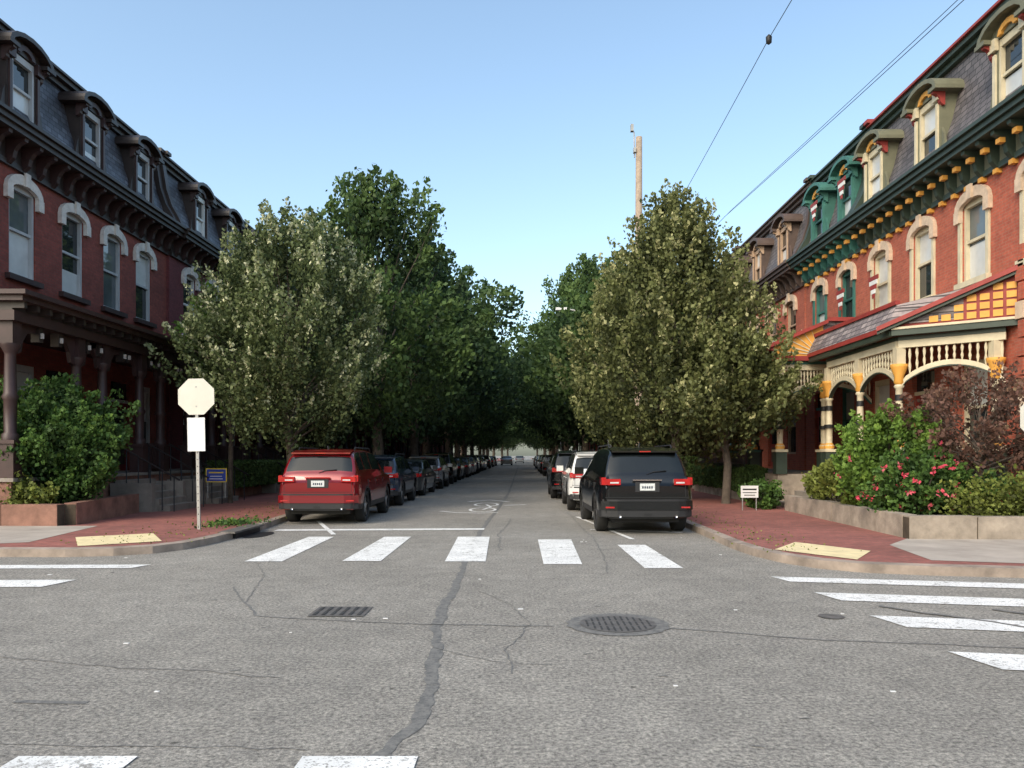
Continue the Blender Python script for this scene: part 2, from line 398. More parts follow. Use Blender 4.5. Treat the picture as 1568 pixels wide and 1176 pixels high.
def window(b, f, a, c, z, w, frame, d=0, blind=None, glass='glass'):
    b.part('windows'); t = .075
    gd = d-.15
    b.quad(f(a, gd, z), f(c, gd, z), f(c, gd, w), f(a, gd, w), glass)
    if blind: 
        z0, z1 = z+(w-z)*blind[0], z+(w-z)*blind[1]
        b.quad(f(a+.02, gd+.004, z0), f(c-.02, gd+.004, z0), f(c-.02, gd+.004, z1), f(a+.02, gd+.004, z1), 'blind')
    b.box(a+.001, a+t, gd+.006, d-.04, z+.001, w-.001, frame, f); b.box(c-t, c-.001, gd+.006, d-.04, z+.001, w-.001, frame, f)
    b.box(a+t, c-t, gd+.006, d-.045, w-t-.1, w-.001, frame, f); b.box(a+t, c-t, gd+.006, d-.045, z+.001, z+t, frame, f)
    m = (z+w)/2; b.box(a+t, c-t, gd+.006, d-.07, m-.035, m+.035, frame, f)
def archring(b, f, uc, hi, zi, ri, ho, ro, d0, d1, mat, n=10):
    inn = [(uc+hi*math.cos(math.pi*(1-i/n)), zi+ri*math.sin(math.pi*i/n)) for i in range(n+1)]
    out = [(uc+ho*math.cos(math.pi*(1-i/n)), zi+ro*math.sin(math.pi*i/n)) for i in range(n+1)]
    for i in range(n):
        p = [inn[i], inn[i+1], out[i+1], out[i]]
        b.prism([f(u, d0, z) for u, z in p], [f(u, d1, z) for u, z in p], mat)
def hood(b, f, uc, w, zt, mat):
    b.part('lintels'); hi = w/2-.005; ho = w/2+.2; zs = zt-.2
    archring(b, f, uc, hi, zs, .17, ho, .44, .004, .11, mat)
    for s in (-1, 1):
        u = uc+s*(w/2+.1); b.box(u-.11, u+.11, .004, .12, zs-.3, zs-.002, mat, f)
    b.box(uc-.1, uc+.1, .112, .17, zs+.15, zs+.5, mat, f)
def bracket(b, f, u, zt, D, H, mat, w=.07):
    pr = [(.01, zt), (D, zt), (D*.97, zt-.14*H), (D*.68, zt-.26*H), (D*.5, zt-.5*H), (D*.42, zt-.78*H), (D*.2, zt-H), (.01, zt-H)]
    b.prism([f(u-w, d, z) for d, z in pr], [f(u+w, d, z) for d, z in pr], mat)
def dormer(b, f, uc, zc, c, w=1.3, blind=None):
    zt = zc+1.9; a, e = uc-w/2, uc+w/2
    b.part('dormers')
    b.box(a, a+.2, -.95, .1, zc, zt, c['dorm'], f); b.box(e-.2, e, -.95, .1, zc, zt, c['dorm'], f)
    b.box(a-.06, a+.24, .1, .17, zc, zc+.16, c['dorm'], f); b.box(e-.24, e+.06, .1, .17, zc, zc+.16, c['dorm'], f)
    b.box(a+.2, e-.2, -.1, .12, zc, zc+.13, c['dorm2'], f)
    b.box(a+.05, a+.15, .1, .15, zc+.3, zt-.35, c['dorm2'], f); b.box(e-.15, e-.05, .1, .15, zc+.3, zt-.35, c['dorm2'], f)
    b.box(a-.05, a+.22, .1, .2, zt-.28, zt, c['dorm2'], f); b.box(e-.22, e+.05, .1, .2, zt-.28, zt, c['dorm2'], f)
    for s, u in ((-1, a), (1, e)):
        p = [(u, zc), (u+s*.3, zc), (u+s*.2, zc+.3), (u+s*.1, zc+.7), (u, zc+.9)]
        b.prism([f(q, .0, z) for q, z in p], [f(q, .07, z) for q, z in p], c['dorm'])
    window(b, f, a+.2, e-.2, zc+.13, zt-.05, c['frame'], .12, blind)
    b.part('dormers')
    n = 8; hw = w/2+.12; arc = [(uc+hw*math.cos(math.pi*(1-i/n)), zt-.03+.36*math.sin(math.pi*i/n)) for i in range(n+1)]
    b.prism([f(u, -.95, z) for u, z in arc], [f(u, .12, z) for u, z in arc], c['dorm'])
    archring(b, f, uc, hw+.001, zt-.02, .345, hw+.14, .46, -1.0, .36, c['dorm'], 8)
    archring(b, f, uc, .22, zt-.02, .12, .36, .25, .121, .19, c['acc'], 6)
    b.box(a-.28, a+.1, -1.0, .38, zt-.08, zt+.02, c['dorm'], f); b.box(e-.1, e+.28, -1.0, .38, zt-.08, zt+.02, c['dorm'], f)
    for u in (a-.03, e+.03):
        bracket(b, f, u, zt-.085, .33, .35, c['acc2'], .06)

def house(name, side, X, u0, u1, wins, doors, dorms, c, wz=(6.25, 8.65), zc=9.95, zr=12.65, w=1.05, bsp=.58):
    f = (lambda u, d, z: (X+d, u, z)) if side < 0 else (lambda u, d, z: (X-d, u, z))
    b = B(name); b.part('walls')
    ops = [(u-w/2, u+w/2, wz[0], wz[1]) for u in wins]
    gw = [(u-w/2, u+w/2, 1.7, 4.0) for u in wins if not any(abs(u-q) < .9 for q in doors)]
    gd = [(u-.6, u+.6, 1.15, 4.0) for u in doors]
    facade(b, f, u0, u1, 0, zc-.4, ops+gw+gd, c['wall'])
    D = -11
    for u in (u0, u1): b.quad(f(u, 0, 0), f(u, D, 0), f(u, D, zc), f(u, 0, zc), c['wall'])
    b.quad(f(u0, D, 0), f(u1, D, 0), f(u1, D, zc), f(u0, D, zc), c['wall'])
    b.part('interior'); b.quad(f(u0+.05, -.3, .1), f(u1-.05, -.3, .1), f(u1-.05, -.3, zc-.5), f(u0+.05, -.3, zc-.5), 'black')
    for i, (a, e, z, t) in enumerate(ops):
        window(b, f, a, e, z, t, c['frame'], 0, c['bl'][i % len(c['bl'])], 'glassL' if i % 2 else 'glass')
        hood(b, f, (a+e)/2, w, t, c['hood'])
        b.part('sills'); b.box(a-.16, e+.16, -.12, .14, z-.14, z-.001, c['sill'], f)
        if c.get('surround'):
            b.part('surrounds'); b.box(a-.12, a, .004, .06, z, t-.5, c['surround'], f); b.box(e, e+.12, .004, .06, z, t-.5, c['surround'], f)
    for (a, e, z, t) in gw: window(b, f, a, e, z, t, c['frame'], 0, (.5, 1))
    b.part('doors')
    for (a, e, z, t) in gd:
        b.box(a, e, -.16, -.1, z, z+2.2, c['door'], f); b.box(a, e, -.15, -.06, z+2.2, z+2.3, c['frame'], f)
        b.quad(f(a, -.13, z+2.3), f(e, -.13, z+2.3), f(e, -.13, t), f(a, -.13, t), 'glass')
        b.box(a+.2, e-.2, -.1, -.09, z+1.0, z+1.95, 'glass', f); b.box(a+.2, e-.2, -.1, -.08, z+.2, z+.85, c['trim'], f)
    b.part('cornice')
    b.box(u0, u1, .003, .10, zc-1.0, zc-.86, c['trim'], f); b.box(u0, u1, .003, .06, zc-.858, zc-.35, c['frieze'], f)
    b.box(u0, u1, -.2, .62, zc-.348, zc-.22, c['trim'], f); b.box(u0, u1, -.2, .70, zc-.219, zc-.09, c['trim'], f); b.box(u0, u1, -.2, .78, zc-.089, zc, c['trim'], f)
    n = int((u1-u0)/bsp)
    for i in range(n):
        u = u0+(i+.5)*(u1-u0)/n
        bracket(b, f, u, zc-.349, .56, .62, c['brk'])
        if c.get('brk2'):
            b.box(u-.08, u+.08, .30, .43, zc-.63, zc-.52, c['brk2'], f)
            b.box(u-.075, u+.075, .003, .14, zc-1.1, zc-.99, c['brk2'], f)
            b.box(u+.14, u+.14+.16, .061, .08, zc-.75, zc-.55, c['brk2'], f)
    b.part('roof')
    pr = [(.28, zc+.001), (.02, zc+.5), (-.22, zc+1.2), (-.42, zc+2.1), (-.5, zr-.3)]
    for i in range(len(pr)-1):
        (d0, z0), (d1, z1) = pr[i], pr[i+1]
        b.quad(f(u0, d0, z0), f(u1, d0, z0), f(u1, d1, z1), f(u0, d1, z1), c['slate'])
    for u in (u0+.004, u1-.004):
        P = [f(u, d, z) for d, z in pr]+[f(u, D, zr-.3), f(u, D, zc)]
        b.add(P, [tuple(range(len(P)))], c['slate'])
    b.quad(f(u0, -.5, zr-.02), f(u1, -.5, zr-.02), f(u1, D, zr-.02), f(u0, D, zr-.02), c['slate'])
    b.part('roof_crown'); b.box(u0, u1, -.75, -.36, zr-.34, zr-.2, c['trim'], f); b.box(u0, u1, -.8, -.22, zr-.199, zr-.07, c['trim'], f); b.box(u0, u1, -.8, -.14, zr-.069, zr, c['crown'], f)
    for u in (u0+.14, u1-.14):
        q = [(.5, zc+.002), (.36, zc+.35), (.1, zc+.8), (-.1, zc+1.4), (-.25, zr-.35), (-.9, zr-.35), (-.9, zc+.002)]
        b.prism([f(u-.13, d, z) for d, z in q], [f(u+.13, d, z) for d, z in q], c['trim'])
        b.box(u-.16, u+.16, -.95, -.05, zr+.001, zr+.12, c['crown'], f)
    for i, u in enumerate(dorms): dormer(b, f, u, zc+.12, c, blind=c['bl'][(i+1) % len(c['bl'])])
    b.part('chimney'); uc = u1-.6
    b.box(uc-.4, uc+.4, -2.6, -1.6, zr-.5, zr+.75, c['wall'], f); b.box(uc-.48, uc+.48, -2.68, -1.52, zr+.751, zr+.9, c['crown'], f)
    for q in (-.2, .2):
        x, y, z = f(uc+q, -2.1, 0); b.lathe(x, y, [(.11, zr+.9), (.09, zr+1.2), (.12, zr+1.22), (.0, zr+1.23)], 'orange')
    return b, f

CL = dict(wall='brickL', trim='trimL', frieze='trimL', brk='trimL2', slate='slateL', dorm='trimL', dorm2='trimL2', acc='trimL2', acc2='trimL2', frame='greyframe', hood='hoodL', sill='trimL2', crown='trimL', door='doorred', bl=[None, (0, .5), (0, .3), None, (.5, 1)])
CL2 = dict(CL, wall='brickD', frame='white', sill='hoodL')
CR1 = dict(wall='brickR', trim='green', frieze='olive', brk='green', brk2='orange', slate='slateR', dorm='olive', dorm2='cream', acc='orange', acc2='redtrim', frame='cream', surround='cream', hood='hoodR', sill='cream', crown='redtrim', door='redtrim', bl=[None, (0, .45), (.5, 1), (0, 1)])
CR2 = dict(CR1, trim='green', frieze='teal', brk='teal', dorm='teal', dorm2='teal', acc='orange', acc2='teal', frame='teal', surround='teal', crown='green', bl=[None, (0, .5)])
CR3 = dict(CR1, trim='darktan', frieze='tan', brk='darktan', brk2=None, dorm='darktan', dorm2='tan', acc='tan', acc2='tan', frame='tan', surround=None, crown='darktan', slate='slateR')

def porch_flat(b, f, u0, u1, cols, fl, zt, D, c, stairs, ground=.13):
    b.part('porch_base'); b.box(u0, u1, .005, D, ground, fl-.08, 'wallred', f); b.box(u0-.05, u1+.05, .005, D+.08, fl-.079, fl, 'steps', f)
    b.part('porch_roof')
    b.box(u0-.05, u1+.05, .005, D+.1, zt-.62, zt-.40, c, f); b.box(u0-.05, u1+.05, .005, D+.06, zt-.399, zt-.22, 'trimL', f)
    b.box(u0-.2, u1+.2, .005, D+.38, zt-.219, zt-.1, c, f); b.box(u0-.3, u1+.3, .005, D+.5, zt-.099, zt, c, f)
    n = int((u1-u0)/.45)
    for i in range(n+1): 
        u = u0+i*(u1-u0)/n; b.box(u-.05, u+.05, D+.06, D+.32, zt-.36, zt-.22, 'trimL', f)
    b.part('porch_columns')
    for u in cols:
        x, y, _ = f(u, D-.15, 0)
        b.box(u-.19, u+.19, D-.34, D+.04, fl, fl+.75, c, f); b.box(u-.23, u+.23, D-.38, D+.08, fl+.75, fl+.83, c, f)
        b.lathe(x, y, [(.17, fl+.83), (.17, fl+.95), (.12, fl+1.0), (.13, fl+1.7), (.17, fl+1.78), (.13, fl+1.86), (.11, zt-1.35), (.12, zt-1.3), (.2, zt-1.15), (.2, zt-1.1)], c, 10)
        b.box(u-.15, u+.15, D-.30, D, zt-1.1, zt-.621, c, f)
        for s in (-1, 1):
            if u+s*.7 < u0-.1 or u+s*.7 > u1+.1: continue
            p = [(u+s*.15, zt-.63), (u+s*.85, zt-.63), (u+s*.8, zt-.75), (u+s*.5, zt-.8), (u+s*.36, zt-1.0), (u+s*.3, zt-1.25), (u+s*.15, zt-1.3)]
            b.prism([f(q, D-.2, z) for q, z in p], [f(q, D-.1, z) for q, z in p], c)
            b.box(u+s*.88-.07, u+s*.88+.07, D-.22, D-.02, zt-.95, zt-.63, 'trimL', f)
            b.box(u+s*.88-.03, u+s*.88+.03, D-.018, D+.03, zt-.86, zt-.74, 'hoodL', f)
    b.part('porch_railing')
    cs = sorted(cols)
    for i in range(len(cs)-1):
        a, e = cs[i]+.2, cs[i+1]-.2
        if any(a < s < e for s in stairs): continue
        b.box(a, e, D-.2, D-.1, fl+.78, fl+.86, c, f); b.box(a, e, D-.2, D-.1, fl+.1, fl+.16, c, f)
        k = int((e-a)/.16)
        for j in range(k): u = a+(j+.5)*(e-a)/k; b.box(u-.03, u+.03, D-.18, D-.12, fl+.16, fl+.78, c, f)
    b.part('steps')
    for s in stairs:
        n = 6
        for i in range(n):
            z1 = fl-.02-(fl-ground)*i/n; b.box(s-.85, s+.85, D+.081+i*.3, D+.081+(i+1)*.3+.02*(i < n-1), ground-.02+.001*i, z1-.16+.001*i, 'steps', f)
        for q in (-.95, .95):
            b.box(s+q-.1, s+q+.1, D+.085, D+1.2, ground, fl-.25, 'steps', f)
            for g in range(6):
                x, y, _ = f(s+q, D+.15+g*.32, 0); zz = fl-(fl-ground)*g/6.
                b.tube([(x, y, zz-.3), (x, y, zz+.78)], .016, 'iron', 5)
            p0 = f(s+q, D+.1, fl+.85); p1 = f(s+q, D+1.9, fl+.85-(fl-ground)); b.tube([p0, p1], .025, 'iron', 6)

b, f = house('brick_row_house', -1, -13.0, 16.6, 28.1, [17.8, 20.0, 22.25, 24.4, 26.4], [21.6, 24.9], [19.9, 23.1, 26.2], CL)
porch_flat(b, f, 16.7, 28.0, [16.9, 19.4, 20.6, 22.6, 23.9, 25.9, 27.8], 1.15, 5.2, 1.9, 'trimL2', [21.6, 24.9]); b.finish()
b, f = house('brick_row_house', -1, -12.9, 28.1, 38.9, [29.8, 31.9, 34.1, 36.3], [31.9, 36.3], [30.6, 33.8, 37.0], CL2)
porch_flat(b, f, 28.6, 38.6, [28.9, 31, 32.9, 35.2, 37.4], 1.15, 5.0, 1.8, 'trimL2', [31.9, 36.3]); b.finish()
y = 39.0
while y < 135:
    L = R.uniform(9, 12); ws = [y+1.4+i*(L-2.8)/3 for i in range(4)]
    b, f = house('brick_row_house', -1, -13.0+R.uniform(-.2, .2), y, y+L-.05, ws, [ws[1], ws[3]], [ws[0]+.6, ws[2]+.3], R.choice([CL, CL2]), bsp=.9)
    porch_flat(b, f, y+.4, y+L-.5, [y+.6, y+L/2, y+L-.8], 1.15, 4.9, 1.8, 'trimL2', [ws[1]]); b.finish(); y += L

RW = dict(wz=(6.0, 8.05), zc=9.35, zr=12.5)
b, f = house('brick_row_house', 1, 11.2, 14.2, 25.4, [16.6, 19.05, 21.5, 24.0], [21.5], [17.5, 21.1, 24.3], CR1, **RW)
def spindle_bay(b, A, Bp, zt, wood='cream', back='green'):
    a, c = Vector(A), Vector(Bp)
    b.part('porch_frieze')
    b.obox(A, Bp, .16, zt-.2, zt-.02, wood); b.obox(A, Bp, .20, zt-.019, zt+.08, back)
    n = 14; zs, za = zt-1.25, zt-.68
    for i in range(n):
        t0, t1 = i/n, (i+1)/n
        h = lambda t: zs+(za-zs)*math.sin(math.pi*min(max(t, 0), 1))**.6
        p, q = a+(c-a)*t0, a+(c-a)*t1
        b.obox(p, q, .10, h(t0), h(t0)+.12, wood, h(t1), h(t1)+.12)
        b.obox(p, q, .11, h(t0)-.03, h(t0)-.001, back, h(t1)-.03, h(t1)-.001)
        hm = h((t0+t1)/2)+.11
        for e in ((0,) if back == 'green' else (-.25, .25)):
            m = a+(c-a)*((t0+t1)*.5+e/n)
            b.lathe(m.x, m.y, [(.015, hm), (.04, hm+(zt-.2-hm)*.3), (.02, hm+(zt-.2-hm)*.5), (.042, hm+(zt-.2-hm)*.75), (.02, zt-.2)], wood, 6)
def fancy_col(b, x, y, fl, zt, c1='cream', c2='orange'):
    b.part('porch_columns')
    b.box(x-.17, x+.17, y-.17, y+.17, fl, fl+.7, 'green'); b.box(x-.2, x+.2, y-.2, y+.2, fl+.7, fl+.78, c1)
    b.lathe(x, y, [(.13, fl+.78), (.15, fl+.9), (.09, fl+.95), (.10, fl+1.4), (.14, fl+1.45), (.14, fl+1.5), (.09, fl+1.55), (.085, zt-1.2), (.13, zt-1.15), (.1, zt-1.1)], c1, 12)
    b.lathe(x, y, [(.145, fl+1.42), (.15, fl+1.53)], 'black', 12)
    b.lathe(x, y, [(.10, zt-1.5), (.095, zt-1.35)], 'black', 12)
    b.lathe(x, y, [(.09, zt-1.1), (.13, zt-1.05), (.11, zt-.9), (.2, zt-.68), (.21, zt-.6), (.1, zt-.6)], c2, 10)
    b.box(x-.11, x+.11, y-.11, y+.11, zt-.6, zt-.2, c1)
    b.lathe(x, y, [(.142, fl+.8), (.155, fl+.88), (.1, fl+.97)], c2, 10)
fl, ez = 1.05, 4.5
b.part('porch_base'); P = [(9.15, 19.0), (11.19, 17.4), (11.19, 25.3), (9.15, 25.3)]
b.prism([(x, y, .13) for x, y in P], [(x, y, fl) for x, y in P], 'wallstone')
A0, A1, A2 = (11.1, 17.65), (9.35, 19.1), (9.35, 23.45)
spindle_bay(b, A0, A1, ez); spindle_bay(b, A1, (9.35, 21.3), ez); spindle_bay(b, (9.35, 21.3), A2, ez)
for p in (A1, (9.35, 21.3), A2, (10.95, 17.8)): fancy_col(b, p[0], p[1], fl, ez)
b.part('porch_railing')
for s, e in ((A0, A1), (A1, (9.35, 21.3))):
    b.obox(s, e, .08, fl+.75, fl+.83, 'cream'); b.obox(s, e, .08, fl+.1, fl+.16, 'green')
    for i in range(1, 14):
        t = i/14; x = s[0]+(e[0]-s[0])*t; y = s[1]+(e[1]-s[1])*t; b.box(x-.025, x+.025, y-.025, y+.025, fl+.16, fl+.75, 'green')
b.part('porch_roof')
E0, E1, E2 = (11.19, 17.35), (9.1, 18.95), (9.1, 24.4)
b.obox(E0, E1, .14, ez+.081, ez+.22, 'green'); b.obox(E1, E2, .14, ez+.081, ez+.222, 'green')
b.obox(E0, E1, .2, ez+.222, ez+.28, 'cream'); b.obox(E1, E2, .22, ez+.224, ez+.34, 'redtrim')
a, c = Vector(E0), Vector(E1); ztop, zlow = 5.86, ez+.28
b.add([(a.x, a.y, zlow), (c.x, c.y, zlow), (a.x, a.y, ztop)], [(0, 1, 2)], 'redtrim')
nrm = Vector((-(c-a).y, (c-a).x)).normalized()
if nrm.y > 0: nrm = -nrm
for i in range(9):
    for j in range(5):
        t0, t1 = (i+.13)/10, (i+.87)/10; z0 = zlow+.05+j*.2; z1 = z0+.15
        if z1 > ztop-(ztop-zlow)*t1-.06: continue
        p, q = a+(c-a)*t0+nrm*.03, a+(c-a)*t1+nrm*.03
        b.quad((p.x, p.y, z0), (q.x, q.y, z0), (q.x, q.y, z1), (p.x, p.y, z1), 'orange')
na = (a.x+nrm.x*.08, a.y+nrm.y*.08); nc = (c.x+nrm.x*.08-.25, c.y+nrm.y*.08+.18)
b.obox(na, nc, .26, ztop-.06, ztop+.05, 'redtrim', zlow-.08, zlow+.03)
b.obox(na, nc, .16, ztop-.13, ztop-.061, 'green', zlow-.15, zlow-.081)
b.quad((9.0, 18.95, ez+.35), (9.0, 24.4, ez+.35), (9.25, 24.4, 5.36), (9.25, 19.0, 5.36), 'slateP')
b.quad((9.25, 19.0, 5.36), (9.25, 24.4, 5.36), (11.19, 24.4, 5.74), (11.19, 17.35, 5.74), 'slateP')
b.add([(9.0, 18.95, ez+.35), (9.25, 19.0, 5.36), (11.19, 17.4, 5.74), (11.19, 17.4, ez+.35)], [(0, 1, 2, 3)], 'slateP')
b.box(9.2, 9.32, 18.98, 24.4, 5.365, 5.47, 'redtrim')
b.part('steps')
for i in range(6): b.box(9.1-(i+1)*.3, 9.1-i*.3+.01, 21.6, 23.2, .1+.001*i, fl-.01-(fl-.13)*i/6-.15, 'steps')
b.part('quoins')
for j in range(14): b.box(11.06, 11.195, 17.0, 17.28-(j % 2)*.1, .5+j*.42, .5+j*.42+.38, 'brickR' if j % 5 else 'hoodR')
b.finish()

b, f = house('brick_row_house', 1, 11.2, 25.4, 30.4, [26.5, 28.9], [28.9], [26.4, 28.9], CR2, **RW)
b.part('porch_base'); b.box(8.1, 11.19, 25.45, 30.2, .13, 1.05, 'wallstone')
spindle_bay(b, (8.2, 24.5), (11.1, 24.5), 4.55, 'cream', 'teal'); spindle_bay(b, (8.2, 24.5), (8.2, 27.3), 4.55, 'cream', 'teal'); spindle_bay(b, (8.2, 27.3), (8.2, 30.1), 4.55, 'cream', 'teal')
b.part('porch_base'); b.box(8.1, 9.1, 24.4, 25.449, .13, 1.05, 'wallstone')
for p in ((8.2, 24.5), (8.2, 27.3), (8.2, 30.1), (9.6, 24.5)): fancy_col(b, p[0], p[1], 1.05, 4.55, 'teal' if p[1] > 25 else 'cream', 'orange')
b.part('porch_roof')
b.box(7.9, 11.19, 24.25, 24.4, 4.631, 4.78, 'redtrim')
pts = [(7.95, 4.78), (9.5, 4.78), (9.5, 5.75), (7.95, 5.1)]
b.prism([(x, 24.3, z) for x, z in pts], [(x, 24.38, z) for x, z in pts], 'orange')
for i in range(7):
    a = math.pi*(.5+i/13); b.obox((9.4, 24.28), (9.4+1.3*math.cos(a)*1.0, 24.28), .02, 4.8, 4.83, 'cream', 4.8+.9*math.sin(a), 4.83+.9*math.sin(a))
b.quad((7.8, 24.2, 5.12), (7.8, 30.3, 5.12), (9.6, 30.3, 5.85), (9.6, 24.2, 5.85), 'slateP'); b.quad((9.6, 24.2, 5.85), (9.6, 30.3, 5.85), (11.19, 30.3, 6.0), (11.19, 24.2, 6.0), 'slateP')
b.box(7.8, 7.9, 24.2, 30.3, 4.95, 5.11, 'redtrim'); b.obox((7.75, 24.18), (9.6, 24.18), .1, 5.02, 5.14, 'redtrim', 5.8, 5.92); b.box(9.6, 11.19, 24.13, 24.22, 5.86, 5.98, 'redtrim')
b.box(9.5, 11.19, 24.3, 24.38, 4.78, 5.85, 'slateP')
b.part('bunting')
for (u, z) in ((26.5, 7.2), (24.0, 7.1), (26.4, 11.0), (28.9, 11.0)):
    for j in range(5):
        n = 5-j
        b.box(11.2-.27, 11.2-.24, u-.1*n/2*1.3, u+.1*n/2*1.3, z-j*.14, z-j*.14+.13, ['redtrim', 'white'][j % 2])
b.finish()
b, f = house('brick_row_house', 1, 11.15, 30.4, 40.6, [31.9, 34.3, 36.8, 39.2], [34.3, 39.2], [32.6, 36.2, 39.4], CR3, **RW)
porch_flat(b, f, 31, 40.2, [31.3, 33.4, 35.2, 37.8, 40], 1.05, 4.8, 1.8, 'trimL2', [34.3]); b.finish()
y = 40.7
while y < 135:
    L = R.uniform(9, 12); ws = [y+1.4+i*(L-2.8)/3 for i in range(4)]
    b, f = house('brick_row_house', 1, 11.2+R.uniform(-.2, .2), y, y+L-.05, ws, [ws[1], ws[3]], [ws[0]+.6, ws[2]+.3], R.choice([CR3, dict(CR1, brk2=None)]), bsp=.9, **RW)
    porch_flat(b, f, y+.4, y+L-.5, [y+.6, y+L/2, y+L-.8], 1.05, 4.8, 1.8, 'trimL2', [ws[1]]); b.finish(); y += L

# ------------------------------------------------------------------ yard walls
def stonewall(name, segs, h, w, mat, base=.13):
    b = B(name); rr = random.Random(3)
    for (A, C) in segs:
        a, c = Vector(A), Vector(C); L = (c-a).length; n = max(1, int(L/1.15)); d = (c-a)/n
        for i in range(n):
            p, q = a+d*i+d*.008, a+d*(i+1)-d*.008
            b.obox(p, q, w-rr.uniform(0, .03), base, base+h*rr.uniform(.96, 1.04), mat)
        b.obox(a, c, w-.05, base-.02, base+h*.93, 'earth')
    return b.finish()
stonewall('planter_wall', [((-26, 17.0), (-9.95, 16.6)), ((-9.85, 16.75), (-10.3, 20.4)), ((-10.35, 26.2), (-10.6, 31)), ((-10.6, 33), (-10.6, 60))], .48, .28, 'wallred')
stonewall('planter_wall', [((7.15, 14.2), (7.35, 21.2)), ((7.0, 14.05), (24, 13.4)), ((7.5, 26), (7.5, 33)), ((7.5, 35.5), (7.5, 60))], .42, .28, 'wallstone')
b = B('planter_soil')
b.add([(-26, 17.1, .5), (-10, 16.75, .5), (-10.4, 20.3, .5), (-11.0, 20.3, .5), (-11, 17, .5)], [(0, 1, 2, 3, 4)], 'earth')
b.add([(-10.7, 26.2, .5), (-11.1, 26.2, .5), (-11.1, 135, .5), (-10.7, 135, .5)], [(0, 1, 2, 3)], 'earth')
b.add([(7.2, 14.2, .47), (24, 13.5, .47), (24, 14.19, .47), (11.1, 14.19, .47), (11.1, 17.3, .47), (9.1, 18.9, .47), (9.1, 21.2, .47), (7.4, 21.2, .47)], [tuple(range(8))], 'earth')
b.finish()
def fence(name, x, y0, y1, z=.6):
    b = B(name)
    b.box(x-.02, x+.02, y0, y1, z+.15, z+.19, 'iron'); b.box(x-.02, x+.02, y0, y1, z+.75, z+.79, 'iron')
    n = int((y1-y0)/.16)
    for i in range(n+1):
        y = y0+i*.16; b.box(x-.012, x+.012, y-.012, y+.012, z-.1, z+.95, 'iron')
    b.finish()
fence('iron_fence', 7.5, 26, 33); fence('iron_fence', 7.5, 35.5, 60); fence('iron_fence', -10.6, 33.2, 60)

# ------------------------------------------------------------------ foliage
def leafmesh(name, C, size, shade, mat, axis=None, mixax=.6, aspect=.34):
    n = len(C)
    a = NP.normal(size=(n, 3))
    if axis is not None: a = a*(1-mixax)+axis*mixax*1.6
    a /= np.linalg.norm(a, axis=1)[:, None]+1e-9
    r = NP.normal(size=(n, 3)); r[:, 2] *= .5
    bb = np.cross(a, r); bb /= np.linalg.norm(bb, axis=1)[:, None]+1e-9
    s = (size*NP.uniform(.6, 1.35, n))[:, None]
    V = np.stack([C-a*s*.5, C+bb*s*aspect+a*s*.05, C+a*s*.5, C-bb*s*aspect+a*s*.05], 1).reshape(-1, 3)
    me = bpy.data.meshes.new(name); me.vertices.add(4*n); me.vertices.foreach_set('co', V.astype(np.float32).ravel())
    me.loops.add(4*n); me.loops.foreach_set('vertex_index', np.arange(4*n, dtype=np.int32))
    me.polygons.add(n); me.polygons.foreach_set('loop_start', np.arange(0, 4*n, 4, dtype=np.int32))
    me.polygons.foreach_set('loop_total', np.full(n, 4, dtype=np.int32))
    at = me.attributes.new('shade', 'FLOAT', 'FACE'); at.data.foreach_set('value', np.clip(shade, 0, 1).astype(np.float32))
    me.materials.append(M[mat]); me.update(calc_edges=True); return me
